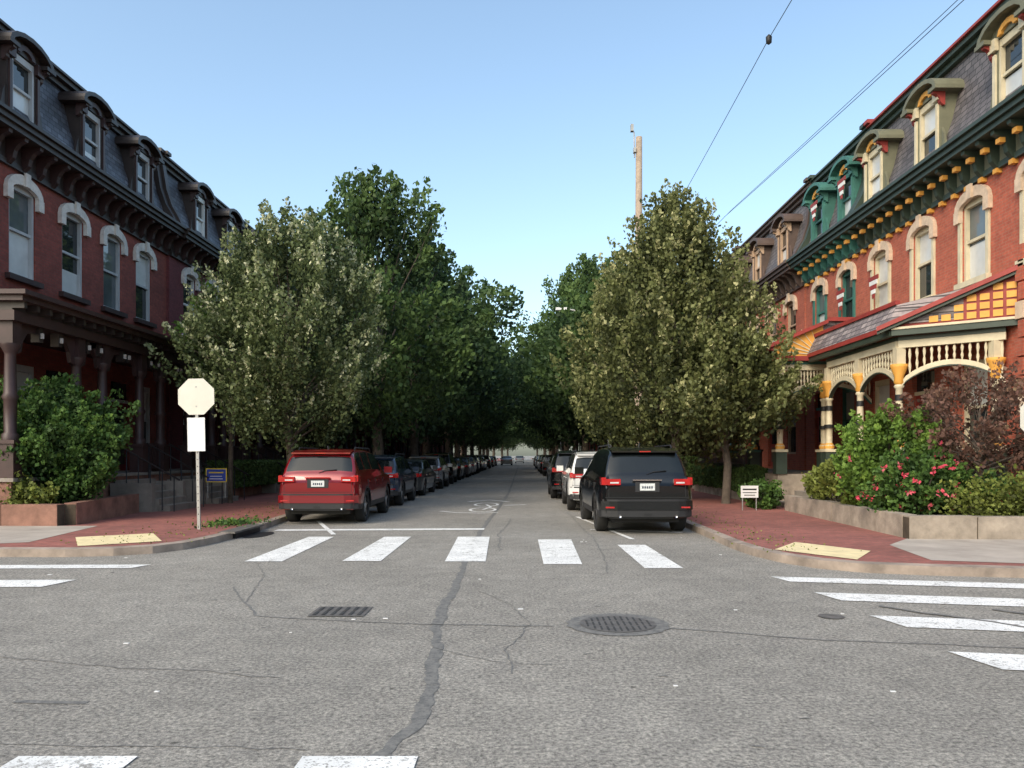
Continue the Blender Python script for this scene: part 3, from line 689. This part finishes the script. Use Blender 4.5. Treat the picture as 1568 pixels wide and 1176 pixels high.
def crown(z0, z1, rad, ncl, nper, lsize, mat, prof='oval', clump=.16, spike=.0, seed=0, pale=.0, asp=1.0, lob=0.0):
    rg = np.random.default_rng(seed); H = z1-z0
    h = rg.beta(1.25, 1.35, ncl); th = rg.uniform(0, 2*np.pi, ncl)
    if prof == 'oval': p = (np.sin(np.pi*(h*.9+.08)))**.6
    elif prof == 'cone': p = np.minimum(1, (h+.06)*4.2)**.7*(1-h)**.62*1.15
    elif prof == 'broad': p = np.minimum(1, (h+.05)*3)**.6*np.clip(1-h**2.6, 0, 1)**.75
    else: p = np.ones(ncl)*np.sqrt(np.clip(1-(h*2-1)**2, 0, 1))
    ph = rg.uniform(0, 6, 4)
    lump = 1+(.13+lob)*np.sin(3*th+ph[0]+4*h)+(.10+lob)*np.sin(5*th+ph[1]-7*h)+rg.normal(0, .07, ncl)
    rr = rad*p*lump*(.28+.72*rg.uniform(0, 1, ncl)**.45)
    C = np.stack([rr*np.cos(th), rr*np.sin(th)*asp, z0+h*H], 1)
    cr = rad*clump*rg.uniform(.6, 1.4, ncl)
    out = C-np.array([0, 0, z0+H*.38]); out /= np.linalg.norm(out, axis=1)[:, None]
    out[:, 2] = np.abs(out[:, 2])*.5+.45+spike; out /= np.linalg.norm(out, axis=1)[:, None]
    base = rg.uniform(.12, .60, ncl)
    idx = np.repeat(np.arange(ncl), nper); n = len(idx)
    g = rg.normal(size=(n, 3)); g /= (np.linalg.norm(g, axis=1)[:, None]+1e-9); g *= rg.uniform(0, 1, n)[:, None]**.5
    t = rg.uniform(-1, 1, n)
    el = 1.0+spike*1.3
    taper = np.clip(1.05-.85*np.clip(t, 0, 1)*(spike > 0), .12, 2)
    L = C[idx]+g*(cr[idx]*taper)[:, None]+out[idx]*(t*cr[idx]*el)[:, None]*.9
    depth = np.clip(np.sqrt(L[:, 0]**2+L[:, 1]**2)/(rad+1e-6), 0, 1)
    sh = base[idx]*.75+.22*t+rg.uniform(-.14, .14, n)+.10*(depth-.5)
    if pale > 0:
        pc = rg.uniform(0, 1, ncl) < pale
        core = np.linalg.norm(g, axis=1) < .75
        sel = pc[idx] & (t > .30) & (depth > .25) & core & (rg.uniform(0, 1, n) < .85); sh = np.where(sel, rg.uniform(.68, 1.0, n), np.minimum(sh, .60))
    return C, L, sh, out[idx]
def tree(name, x, y, zt, z0, rad, ncl, nper, ls, mat, prof='oval', trunk=.16, meshes=None, rot=0, scale=1, gz=.13, sz=1, **k):
    root = bpy.data.objects.new(name, None); scene.collection.objects.link(root)
    root.location = (x, y, gz); root.rotation_euler[2] = rot; root.scale = (scale, scale, scale*sz)
    if meshes is None:
        C, L, sh, ax = crown(z0, zt, rad, ncl, nper, ls, mat, prof, **k)
        lm = leafmesh('foliage', L, ls, sh, mat, ax, .45)
        b = B('wood'); rr = random.Random(int(x*7+y)); tz = z0+(zt-z0)*.72
        tp = [(0, 0, -.2), (0, 0, .1), (rr.uniform(-.1, .1), rr.uniform(-.1, .1), z0*.6), (rr.uniform(-.2, .2), rr.uniform(-.2, .2), z0+.6), (rr.uniform(-.25, .25), rr.uniform(-.25, .25), (z0+tz)/2), (0, 0, tz)]
        b.tube(tp, [trunk*1.5, trunk*1.15, trunk, trunk*.8, trunk*.5, trunk*.15], 'bark', 10)
        for i in rr.sample(range(len(C)), min(34, len(C))):
            c = C[i]; s = z0*.75+(c[2]-z0)*.45; s = min(s, tz-.3)
            r0 = trunk*.38*(1-.5*(c[2]-z0)/(zt-z0))
            b.tube([(0, 0, s), (c[0]*.35, c[1]*.35, s+(c[2]-s)*.45), (c[0]*.72, c[1]*.72, s+(c[2]-s)*.75), tuple(c)], [r0, r0*.7, r0*.42, r0*.12], 'bark', 5)
        meshes = [('branches', b.meshes()[0][1]), ('foliage', lm)]
    for n, me in meshes:
        o = bpy.data.objects.new(n, me); scene.collection.objects.link(o); o.parent = root
    return meshes
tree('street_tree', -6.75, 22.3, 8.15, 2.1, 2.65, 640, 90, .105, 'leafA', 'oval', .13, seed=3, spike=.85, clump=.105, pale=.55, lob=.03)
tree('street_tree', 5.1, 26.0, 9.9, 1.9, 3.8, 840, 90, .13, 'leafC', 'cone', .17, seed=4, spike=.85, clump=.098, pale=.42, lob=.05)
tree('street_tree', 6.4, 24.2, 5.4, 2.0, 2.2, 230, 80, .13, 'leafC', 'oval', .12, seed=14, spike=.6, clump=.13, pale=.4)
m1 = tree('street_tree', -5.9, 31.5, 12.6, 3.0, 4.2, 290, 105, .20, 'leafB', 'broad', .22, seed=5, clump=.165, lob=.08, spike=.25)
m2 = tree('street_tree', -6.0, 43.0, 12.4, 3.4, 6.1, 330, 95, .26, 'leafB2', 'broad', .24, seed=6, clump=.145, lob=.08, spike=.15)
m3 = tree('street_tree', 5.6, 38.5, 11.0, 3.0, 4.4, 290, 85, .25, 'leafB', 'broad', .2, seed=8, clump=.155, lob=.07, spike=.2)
rz = random.Random(77)
for i, (x, y, s, m) in enumerate([(5.4, 50, 1.0, m2), (5.2, 61, 1.2, m1), (-6.6, 55, 1.15, m1), (-6.5, 66, 1.0, m2), (5.2, 72, 1.0, m2), (-6.6, 78, 1.25, m1), (5.2, 83, 1.15, m2),
        (-6.6, 91, 1.1, m2), (5.2, 96, 1.2, m3), (-6.6, 105, 1.2, m1), (5.2, 109, 1.2, m1), (-6.6, 120, 1.1, m2), (5.2, 124, 1.1, m2), (-6.6, 136, 1.2, m1), (5.2, 140, 1.2, m3),
        (-6.6, 152, 1.1, m2), (5.2, 156, 1.1, m2), (-6.6, 170, 1.2, m2), (5.2, 172, 1.2, m2), (-10, 37, .72, m3), (9.5, 46, .7, m1),
        (-8, -34, 1.1, m1), (6, -36, 1.1, m2), (-18, -38, 1.1, m2), (17, -34, 1.1, m3), (-30, -36, 1.2, m3), (29, -38, 1.2, m1), (-1, -60, 1.2, m2)]):  # this row: unseen trees added behind the camera to darken reflections in car glass
    tree('street_tree', x+rz.uniform(-.4, .4), y, 0, 0, 0, 0, 0, 0, '', meshes=m, rot=i*1.3, scale=s, sz=rz.uniform(.88, 1.14))
for i, (x, y, s) in enumerate([(-15, 190, 1.3), (15, 190, 1.3), (-9, 200, 1.2), (9, 205, 1.2), (-6, 230, 1.4), (7, 235, 1.4), (-24, 220, 1.5), (24, 220, 1.5), (-5, 265, 1.3), (5, 262, 1.3)]):
    tree('distant_tree', x, y, 0, 0, 0, 0, 0, 0, '', meshes=m2, rot=i*1.7, scale=s)
tree('young_tree', -9.3, 24.5, 6.6, 3.6, 1.5, 70, 70, .15, 'leafE', 'oval', .07, seed=21, clump=.24, spike=.2)

def shrub(name, x, y, z0, h, rx, ry, ncl, nper, ls, mat, seed=0, flowers=0, **k):
    root = bpy.data.objects.new(name, None); scene.collection.objects.link(root); root.location = (x, y, z0)
    C, L, sh, ax = crown(0, h, rx, ncl, nper, ls, mat, k.pop('prof', 'ball'), asp=ry/rx, seed=seed, clump=k.pop('clump', .22), **k)
    L[:, 2] = np.maximum(L[:, 2], .02)
    o = bpy.data.objects.new('foliage', leafmesh('foliage', L, ls, sh, mat, ax, .4)); scene.collection.objects.link(o); o.parent = root
    b = B('stems'); rr = random.Random(seed)
    for i in rr.sample(range(len(C)), min(22, len(C))):
        c = C[i]; b.tube([(c[0]*.15, c[1]*.15, -.05), (c[0]*.5, c[1]*.5, c[2]*.55), tuple(c)], [.03, .018, .006], 'bark', 5)
    o = bpy.data.objects.new('stems', b.meshes()[0][1]); scene.collection.objects.link(o); o.parent = root
    if flowers:
        rg = np.random.default_rng(seed+9); front = np.argsort(C[:, 1]+C[:, 0]*.5)[:max(flowers*2, 30)]; ix = rg.choice(front, min(flowers, len(front)), replace=False)
        F = C[ix].copy(); F[:, :2] *= 1.22; F[:, 1] -= .08; F = np.repeat(F, 8, 0)+rg.normal(0, .03, (len(ix)*8, 3)); F[:, 2] = np.maximum(F[:, 2], .1)
        o = bpy.data.objects.new('blossoms', leafmesh('blossoms', F, .075, rg.uniform(0, 1, len(F)), 'petal')); scene.collection.objects.link(o); o.parent = root
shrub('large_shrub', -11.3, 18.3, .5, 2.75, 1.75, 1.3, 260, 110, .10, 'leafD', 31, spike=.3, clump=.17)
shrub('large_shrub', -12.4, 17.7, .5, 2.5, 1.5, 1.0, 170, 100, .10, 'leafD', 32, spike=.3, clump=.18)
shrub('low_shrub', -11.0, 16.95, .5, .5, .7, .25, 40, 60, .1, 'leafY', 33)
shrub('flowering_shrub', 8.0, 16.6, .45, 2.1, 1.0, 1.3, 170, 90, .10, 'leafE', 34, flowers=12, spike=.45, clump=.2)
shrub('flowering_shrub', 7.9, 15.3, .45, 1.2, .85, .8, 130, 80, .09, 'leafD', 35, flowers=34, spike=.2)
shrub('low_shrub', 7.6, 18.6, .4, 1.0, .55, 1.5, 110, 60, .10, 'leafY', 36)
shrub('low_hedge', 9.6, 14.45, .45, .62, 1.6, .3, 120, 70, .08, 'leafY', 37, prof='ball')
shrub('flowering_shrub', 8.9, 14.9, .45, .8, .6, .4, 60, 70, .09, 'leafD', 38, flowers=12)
tree('japanese_maple', 9.3, 15.6, 2.75, 1.0, 1.6, 110, 70, .09, 'leafP', 'oval', .07, seed=41, clump=.15, gz=.47, spike=.3)
def hedge(name, x0, x1, y0, y1, z0, z1, n, mat, ls=.09):
    C = np.stack([NP.uniform(x0, x1, n), NP.uniform(y0, y1, n), NP.uniform(z0, z1, n)], 1)
    k = NP.integers(0, 3, n); e = NP.uniform(-.05, .05, n)
    C[k == 0, 2] = z1+e[k == 0]; C[k == 1, 0] = x1+e[k == 1] if x0 < 0 else x0+e[k == 1]; 
    sel = (k == 2) & (NP.uniform(0, 1, n) < .4); C[sel, 1] = y0+e[sel]
    C += .06*np.sin(C[:, [1, 2, 0]]*5)
    o = bpy.data.objects.new(name, leafmesh(name, C, ls, NP.uniform(.1, .75, n), mat)); scene.collection.objects.link(o)
hedge('hedge', -11.0, -9.9, 26.6, 34, .5, 1.35, 26000, 'leafB', .1)
hedge('hedge', -11.0, -10.2, 38, 70, .5, 1.3, 20000, 'leafB', .16)
hedge('hedge', 7.3, 8.2, 25.8, 34, .5, 1.2, 18000, 'leafB', .1)
hedge('hedge', 7.5, 8.5, 36, 70, .5, 1.5, 18000, 'leafB', .16)
shrub('low_shrub', 6.9, 22.2, .13, .7, .5, .9, 60, 60, .1, 'leafD', 51)
C = np.stack([NP.normal(-6.35, .3, 420), NP.normal(16.9, .5, 420), NP.uniform(.14, .22, 420)], 1)
o = bpy.data.objects.new('weeds', leafmesh('weeds', C, .08, NP.uniform(0, .8, 420), 'leafD')); scene.collection.objects.link(o)
C = np.concatenate([np.stack([NP.normal(-6.9, .6, 500), NP.uniform(13, 26, 500), np.full(500, .142)], 1), np.stack([NP.normal(4.4, .4, 400), NP.uniform(12, 26, 400), np.full(400, .142)], 1)])
o = bpy.data.objects.new('leaf_litter', leafmesh('leaf_litter', C, .04, NP.uniform(.0, .7, 900), 'leafY')); scene.collection.objects.link(o)

# ------------------------------------------------------------------ cars
PROF = {'suv': [(0, .97), (.02, 1.05), (.07, 1.16), (.13, 1.24), (.34, 1.59), (.44, 1.68), (.65, 1.735), (1.0, 1.76), (1.8, 1.77), (2.6, 1.74), (2.95, 1.68), (3.12, 1.58), (3.72, 1.20), (3.85, 1.16), (4.3, 1.10), (4.62, 1.0), (4.75, .88), (4.8, .7)],
        'sedan': [(0, .86), (.03, .98), (.12, 1.03), (.65, 1.06), (.8, 1.1), (1.3, 1.37), (1.6, 1.44), (2.3, 1.46), (2.7, 1.41), (2.95, 1.31), (3.6, .98), (3.75, .95), (4.3, .86), (4.62, .77), (4.75, .68), (4.8, .6)]}
REARWIN = {'suv': (.135, .335), 'sedan': (.82, 1.3)}; WS = {'suv': (3.1, 3.72), 'sedan': (2.9, 3.6)}
def carmeshes(paint, kind, L=4.8, W=1.94, H=1.76, rim='rim'):
    b = B('car'); pf = PROF[kind]; ky = L/4.8; kz = H/(1.77 if kind == 'suv' else 1.46)
    py = [p[0]*ky for p in pf]; pz = [p[1]*kz for p in pf]
    ys = sorted(set([round(v, 4) for v in np.linspace(0, L, 49)] + [round(v, 4) for v in py] + [round(ky*v, 4) for v in (REARWIN[kind]+WS[kind])]))
    suv = kind == 'suv'
    wr = .39 if suv else .33; wy = (.95*ky, L-.93*ky); ra = wr+.07; zlow_ = .36 if suv else .25
    belt0 = (1.14 if suv else .98)*kz
    rings = []
    for y in ys:
        zt = float(np.interp(y, py, pz)); zb = zlow_
        for q in wy:
            if abs(y-q) < ra: zb = max(zb, wr+math.sqrt(ra*ra-(y-q)**2)*.98)
        e0 = min(y/.28, 1); e1 = min((L-y)/.6, 1)
        hw = W/2*(.87+.13*math.sin(e0*math.pi/2))*(.82+.18*math.sin(e1*math.pi/2))
        belt = min(belt0-.05*(y/L), zt-.05); pts = []
        zb = min(zb, belt-.1)
        for k in range(7):
            z = zb+(belt-zb)*k/6; s = 1-.075*((z-.68)/.5)**2
            pts.append((hw*s, z))
        xb = pts[-1][0]
        for k in range(1, 5):
            z = belt+(zt-.07-belt)*k/4; pts.append((xb-.015-(z-belt)*.32, z))
        xt = pts[-1][0]
        pts += [(xt-.07, zt-.014), (xt*.62, zt+.008), (0, zt+.018)]
        rings.append(pts)
    b.part('bodywork'); n = len(rings[0]); full = 2*n-1; vs = []
    for y, p in zip(ys, rings):
        vs += [(-x, y, z) for x, z in p]; vs += [(x, y, z) for x, z in reversed(p[:-1])]
    groups = {}
    for i in range(len(ys)-1):
        ym = (ys[i]+ys[i+1])/2/ky
        for j in range(full-1):
            jj = j if j < n-1 else full-2-j
            mat = paint
            if 7 <= jj <= 9 and rings[i][10][1]-rings[i][6][1] > .2 and rings[i+1][10][1]-rings[i+1][6][1] > .2:
                wins = [(.50, 1.10), (1.17, 2.05), (2.12, 3.2)] if suv else [(1.05, 1.9), (1.98, 3.0)]
                if any(a < ym < c for a, c in wins): mat = 'carglass'
            if jj >= 11:
                a, c = REARWIN[kind]
                if a < ym < c: mat = 'carglass'
                a, c = WS[kind]
                if a < ym < c: mat = 'carglass'
            if jj < 1 and mat == paint and suv: mat = 'plastic'
            o = i*full
            groups.setdefault(mat, []).append((o+j, o+j+1, o+full+j+1, o+full+j))
    groups.setdefault(paint, []).append(tuple(range(full))); groups[paint].append(tuple(range(len(vs)-full, len(vs))))
    V, F, MM, S = b.parts['bodywork']; V.extend(vs)
    for mt, fs in groups.items():
        for f in fs: F.append(list(f)); MM.append(mt); S.append(len(f) == 4)
    h = W/2
    b.part('rear_bumper')
    def curved(z0, z1, out, mat, ww=1.0, n=12):
        pts = []
        for i in range(n+1):
            t = -1+2*i/n; pts.append((h*ww*t, -out+.9*max(0, abs(t)-.70)**1.5))
        vs = [(x, y, z) for z in (z0, z1) for x, y in pts]+[(x*.97, .35, z) for z in (z0, z1) for x in (-h*ww, h*ww)]
        m = n+1; fs = [(i, i+1, m+i+1, m+i) for i in range(n)]
        fs += [tuple(range(m))+(2*m+1, 2*m), tuple(range(m, 2*m))+(2*m+3, 2*m+2), (0, m, 2*m+2, 2*m), (n, m+n, 2*m+3, 2*m+1)]
        b.add(vs, fs, mat)
    if suv:
        curved(.52, .70, .10, paint, .965); curved(.38, .519, .085, 'plastic', .95); curved(.70, .735, .085, 'plastic', .93)
        curved(.34, .379, .05, paint if paint != 'c_red' else 'plastic', .80)
        b.part('lights')
        for s in (-1, 1):
            xs = sorted((s*h*.56, s*h*.90)); b.box(xs[0], xs[1], -.02, .12, 1.0*kz, 1.12*kz, 'tail')
            xs = sorted((s*h*.86, s*h*.955)); b.box(xs[0], xs[1], .03, .30, 1.0*kz, 1.15*kz, 'tail')
            xs = sorted((s*h*.60, s*h*.78)); b.box(xs[0], xs[1], -.026, .0, 1.03*kz, 1.06*kz, 'lens')
            xs = sorted((s*h*.66, s*h*.88)); b.box(xs[0], xs[1], -.085, -.03, .56, .59, 'tail')
        b.part('trim')
        b.box(-.30, .30, -.03, .0, 1.085*kz, 1.11*kz, 'chrome' if paint != 'c_red' else 'tail')
        b.box(-.155, .155, -.022, -.005, .89*kz, 1.03*kz, 'plate'); b.box(-.25, .25, -.012, .0, .86*kz, 1.06*kz, 'plastic')
        for q in range(5): b.box(-.11+q*.047, -.08+q*.047, -.025, -.0225, .93*kz, .975*kz, 'c_navy')
        b.box(-h*.88, h*.88, -.004, .01, .77, .78, 'black')
        for s in (-1, 1):
            b.tube([(s*.58, -.09, .39), (s*.58, .1, .39)], .035, 'chrome', 8); xs = sorted((s*h*.8, s*h*.81)); b.box(xs[0], xs[1], -.003, .01, .78, 1.0*kz, 'black')
        b.box(-.08, .08, -.09, 0, .40, .45, 'black')
        xt = rings[ys.index(min(ys, key=lambda q: abs(q-.5)))][10][0]
        P0 = [(-xt+.04, .27, pz[5]-.03), (xt-.04, .27, pz[5]-.03), (xt-.03, .66, pz[6]-.03), (-xt+.03, .66, pz[6]-.03)]; b.prism(P0, [(x, y_, z+.035) for x, y_, z in P0], paint)
        b.box(-.12, .12, .255, .28, pz[5]-.022, pz[5]-.0, 'tail')
        b.tube([(0, .09, 1.20*kz), (.15, .12, 1.26*kz), (.42, .13, 1.28*kz)], .012, 'black', 5)
        for s in (-1, 1): 
            xr = xt-.06; b.tube([(s*xr, .8, pz[7]-.02), (s*xr, .9, pz[7]+.045), (s*xr, 2.6, pz[7]+.035), (s*xr, 2.75, pz[7]-.05)], .016, 'plastic', 6)
        b.tube([(0, 1.0, pz[7]+.0), (0, .93, pz[7]+.08)], .02, 'black', 5)
    else:
        curved(.36, .62, .07, paint, .96); curved(.26, .359, .05, 'plastic', .93)
        b.part('lights')
        for s in (-1, 1):
            xs = sorted((s*h*.5, s*h*.88)); b.box(xs[0], xs[1], -.02, .12, .76*kz, .90*kz, 'tail')
            xs = sorted((s*h*.86, s*h*.96)); b.box(xs[0], xs[1], .04, .3, .78*kz, .89*kz, 'tail')
        b.part('trim'); b.box(-.16, .16, -.03, .0, .66, .8, 'plate'); b.box(-h*.4, h*.4, -.02, 0, .84*kz, .865*kz, 'chrome')
    for s in (-1, 1):
        xs = sorted((s*(h-.03), s*(h+.19))); yy = WS[kind][1]*ky-.35; b.box(xs[0], xs[1], yy, yy+.1, belt0-.0, belt0+.17, paint)
        for yy in (1.3, 2.25): xs = sorted((s*(h-.06), s*(h+.008))); b.box(xs[0], xs[1], yy*ky, yy*ky+.2, belt0-.18, belt0-.15, paint if suv else 'chrome')
        for yy in ((1.13, 2.08, 3.1) if suv else (1.94, 2.95)): 
            xs = sorted((s*(h-.1), s*(h*.9915))); b.box(xs[0], xs[1], yy*ky-.006, yy*ky+.006, .46, belt0-.12, 'black')
        xs = sorted((s*h*.45, s*h*.82)); b.box(xs[0], xs[1], L-.16, L-.0, .68*kz, .80*kz, 'lens')
    b.box(-h*.4, h*.4, L-.03, L+.015, .5*kz, .72*kz, 'black')
    b.part('underbody'); b.box(-h*.72, h*.72, .25, L-.3, .24, .66, 'black')
    b.part('wheels')
    for q in wy:
        for s in (-1, 1):
            xo = s*(h-.03); xi = s*(h-.27); n2 = 24
            prof = [(xi, .55*wr), (xi, .96*wr), (xi+s*.03, wr), (xo-s*.03, wr), (xo, .95*wr), (xo, .70*wr), (xo-s*.03, .68*wr)]
            vs = []; fs = []
            for xx, r in prof:
                for i in range(n2): a = 2*math.pi*i/n2; vs.append((xx, q+r*math.cos(a), wr+r*math.sin(a)))
            for k in range(len(prof)-1):
                for i in range(n2): j = (i+1) % n2; fs.append((k*n2+i, k*n2+j, (k+1)*n2+j, (k+1)*n2+i))
            b.add(vs, fs, 'tyre', True)
            P = [(xo-s*.06, q+.69*wr*math.cos(2*math.pi*i/n2), wr+.69*wr*math.sin(2*math.pi*i/n2)) for i in range(n2)]; b.add(P, [tuple(range(n2))], 'black')
            for k in range(5):
                a = 2*math.pi*k/5+.3; d = Vector((0, math.cos(a), math.sin(a))); t = Vector((0, -math.sin(a), math.cos(a))); c = Vector((xo-s*.03, q, wr))
                P0 = [c+d*.03+t*.045, c+d*.03-t*.045, c+d*wr*.69-t*.03, c+d*wr*.69+t*.03]; P1 = [p-Vector((s*.025, 0, 0)) for p in P0]; b.prism(P0, P1, rim)
            P0 = [(xo-s*.02, q+.07*math.cos(2*math.pi*i/10), wr+.07*math.sin(2*math.pi*i/10)) for i in range(10)]; P1 = [(x-s*.03, y, z) for x, y, z in P0]; b.prism(P0, P1, rim)
    return b.meshes()
CM = {}
def car(name, x, y, paint, kind='suv', rot=0, **k):
    key = (paint, kind, tuple(sorted(k.items())))
    if key not in CM: CM[key] = carmeshes(paint, kind, **k)
    root = bpy.data.objects.new(name, None); scene.collection.objects.link(root); root.location = (x, y, .0); root.rotation_euler[2] = math.radians(rot)
    for n, me in CM[key]:
        o = bpy.data.objects.new(n, me); scene.collection.objects.link(o); o.parent = root
car('parked_suv', -4.84, 18.2, 'c_red', H=1.80, W=1.98)
car('parked_suv', 2.58, 15.9, 'c_black', rot=1.5, H=1.83, W=1.98, rim='rimdark')
car('parked_suv', -4.85, 24.4, 'c_navy', H=1.66, L=4.6, W=1.88)
car('parked_sedan', -4.95, 30.6, 'c_grey', 'sedan', rot=-1, H=1.5)
car('parked_suv', -4.8, 37.0, 'c_silver', H=1.62, L=4.5, W=1.86)
car('parked_suv', -4.9, 43.2, 'c_black', rot=1, H=1.78, W=1.98, rim='rimdark')
car('parked_suv', 2.30, 22.3, 'c_white', H=1.76, W=1.94)
car('parked_suv', 2.05, 28.6, 'c_black', H=1.82, W=1.98, rim='rimdark')
car('parked_sedan', 2.5, 35.2, 'c_grey', 'sedan', H=1.5)
car('parked_suv', 2.5, 41.6, 'c_navy', H=1.66, L=4.6, W=1.88)
yl, yr = 50.0, 48.0; cl = ['c_black', 'c_grey', 'c_silver', 'c_navy', 'c_black', 'c_white', 'c_grey']
for i in range(9):
    for side in (0, 1):
        kd = 'suv' if R.random() < .5 else 'sedan'; p = cl[(i*(1+2*side)+side) % 7]
        kw = dict(H=1.66, L=4.6, W=1.88) if kd == 'suv' else dict(H=1.5)
        car('parked_suv' if kd == 'suv' else 'parked_sedan', (-4.9 if side == 0 else 2.55)+R.uniform(-.12, .12), yl if side == 0 else yr, p, kd, R.uniform(-1, 1), **kw)
    yl += R.choice([6.1, 6.6, 7.4, 12]); yr += R.choice([6.1, 6.8, 7.2, 12])
car('distant_car', -2.6, 125, 'c_silver', 'sedan', H=1.5); car('distant_car', -.6, 160, 'c_white', 'sedan', H=1.5)

# ------------------------------------------------------------------ signs, poles, wires
def stop_sign(x, y, extra=True, h=3.0, lean=0, yaw=0):
    b = B('stop_sign'); b.part('post')
    b.box(-.03, .03, -.02, .02, 0, h+.3, 'galv')
    for i in range(20): b.box(-.008, .008, -.023, -.0201, .3+i*.14, .32+i*.14, 'black')
    b.part('octagon'); r = .40
    P = [(r*math.cos(math.pi/8+i*math.pi/4), 0, h+r*math.sin(math.pi/8+i*math.pi/4)) for i in range(8)]
    b.prism([(x_, -.026, z) for x_, _, z in P], [(x_, -.029, z) for x_, _, z in P], 'signback')
    b.part('octagon_face'); b.prism([(x_*.99, -.0255, z) for x_, _, z in P], [(x_*.99, -.0235, z) for x_, _, z in P], 'signred')
    b.part('bolts')
    for dz in (-.2, .2): b.box(-.015, .015, -.034, -.0295, h+dz-.015, h+dz+.015, 'galv')
    if extra:
        b.part('plate'); b.box(-.19, .17, -.035, -.026, h-1.12, h-.43, 'signwhite')
    r = b.finish((x, y, .13), yaw); r.rotation_euler[1] = lean
stop_sign(-6.64, 15.8, h=2.72, lean=-.018)
stop_sign(8.05, 11.9, False, h=2.1, lean=0)
b = B('yard_sign'); b.part('posts'); b.box(-.28, -.25, -.02, .02, 0, .5, 'galv'); b.box(.25, .28, -.02, .02, 0, .5, 'galv')
b.part('panel'); b.box(-.32, .32, -.03, -.022, .48, .9, 'signyellow'); b.box(-.29, .29, -.036, -.031, .51, .87, 'signblue')
b.box(-.22, .22, -.040, -.037, .75, .79, 'signyellow'); b.box(-.18, .18, -.040, -.037, .65, .67, 'signwhite'); b.box(-.2, .2, -.040, -.037, .57, .59, 'signwhite'); b.finish((-9.3, 23.4, .35))
b = B('yard_sign'); b.part('posts'); b.box(-.2, -.18, -.02, .02, 0, .5, 'galv'); b.box(.18, .2, -.02, .02, 0, .5, 'galv')
b.part('panel'); b.box(-.24, .24, -.03, -.022, .35, .68, 'signwhite'); b.box(-.19, .19, -.034, -.031, .56, .60, 'black'); b.box(-.19, .19, -.034, -.031, .48, .50, 'black'); b.box(-.15, .15, -.034, -.031, .41, .43, 'black'); b.finish((6.25, 21.2, .13))

b = B('utility_pole'); b.part('pole'); b.tube([(5.15, 34, 0), (5.13, 34, 8), (5.15, 34, 15.7)], [.2, .17, .14], 'polewood', 12)
b.part('hardware'); b.tube([(4.95, 34, 14.8), (4.93, 34, 15.9), (4.84, 34, 16.1)], .03, 'galv', 6); b.box(4.78, 4.9, 33.9, 34.1, 15.95, 16.25, 'galv'); b.box(4.9, 5.0, 33.85, 34.1, 15.0, 15.2, 'galv')
b.tube([(4.3, 33.9, 9.3), (6.0, 33.9, 9.3)], .05, 'polewood', 6); b.finish()
b = B('street_lamp'); b.part('arm'); b.tube([(5.0, 44, 0), (5.0, 44, 9.3)], [.12, .09], 'galv', 8); b.tube([(5.0, 44, 9.1), (3.6, 44, 9.8), (2.6, 44, 10.0)], .05, 'galv', 6)
b.part('lamp_head'); b.box(1.9, 2.6, 43.85, 44.15, 9.93, 10.08, 'signwhite'); b.finish()
b = B('traffic_signal'); b.part('mast'); b.tube([(4.4, 88, 0), (4.4, 88, 8.2), (.7, 88, 8.6)], .08, 'galv', 6); b.part('housing'); b.box(.5, .9, 87.8, 88.1, 7.6, 8.6, 'signyellow'); b.finish()
def wire(pts, r=.012):
    P = []
    for i in range(len(pts)-1):
        a, c = Vector(pts[i]), Vector(pts[i+1])
        for k in range(16):
            t = k/16; p = a.lerp(c, t); p.z -= 1.2*t*(1-t)*((c-a).length/50)**2; P.append(p)
    P.append(Vector(pts[-1])); b = B('overhead_wire'); b.tube(P, r, 'black', 5); return b
b = wire([(7.2, -25, 14.9), (7.75, 24.2, 14.75), (8.6, 70, 15)], .012); b.part('connector'); b.lathe(7.75, 24.2, [(.0, 14.55), (.09, 14.62), (.1, 14.8), (0, 14.9)], 'black', 8); b.finish()
wire([(12.3, -25, 12.2), (8.95, 34, 12.2), (6, 80, 12)], .010).finish()
wire([(12.6, -25, 12.9), (9.25, 34, 12.5), (6.1, 80, 12.2)], .009).finish()

# ------------------------------------------------------------------ light, sky, camera
w = bpy.data.worlds.new('World'); scene.world = w; w.use_nodes = True; nt = w.node_tree
sky = nt.nodes.new('ShaderNodeTexSky'); sky.sky_type = 'NISHITA'; sky.sun_disc = False
EL, AZ = 38, 215
sky.sun_elevation = math.radians(EL); sky.sun_rotation = math.radians(AZ); sky.air_density = 1.05; sky.dust_density = 2.8; sky.ozone_density = .9
tint = mix(nt, 1.0, sky.outputs[0], (1.02, 1.055, .99, 1), 'MULTIPLY')
bg = nt.nodes['Background']; bg.inputs['Strength'].default_value = .31; nt.links.new(tint, bg.inputs['Color'])
sd = bpy.data.lights.new('sun', 'SUN'); sd.energy = 1.3; sd.angle = math.radians(22); sd.color = (1, .86, .70)
so = bpy.data.objects.new('sun', sd); scene.collection.objects.link(so)
dv = Vector((math.sin(math.radians(AZ))*math.cos(math.radians(EL)), math.cos(math.radians(AZ))*math.cos(math.radians(EL)), math.sin(math.radians(EL))))
so.rotation_euler = dv.to_track_quat('Z', 'Y').to_euler(); so.location = (0, 0, 40)
cd = bpy.data.cameras.new('camera'); cam = bpy.data.objects.new('camera', cd); scene.collection.objects.link(cam); scene.camera = cam
cam.location = (0, 0, 1.65); cam.rotation_euler = (math.radians(90), 0, 0)
cd.sensor_width = 36; cd.lens = 27.05; cd.shift_y = .0695; cd.shift_x = -.0102; cd.clip_start = .1; cd.clip_end = 4000
scene.view_settings.view_transform = 'Standard'; scene.view_settings.look = 'None'; scene.view_settings.exposure = 0
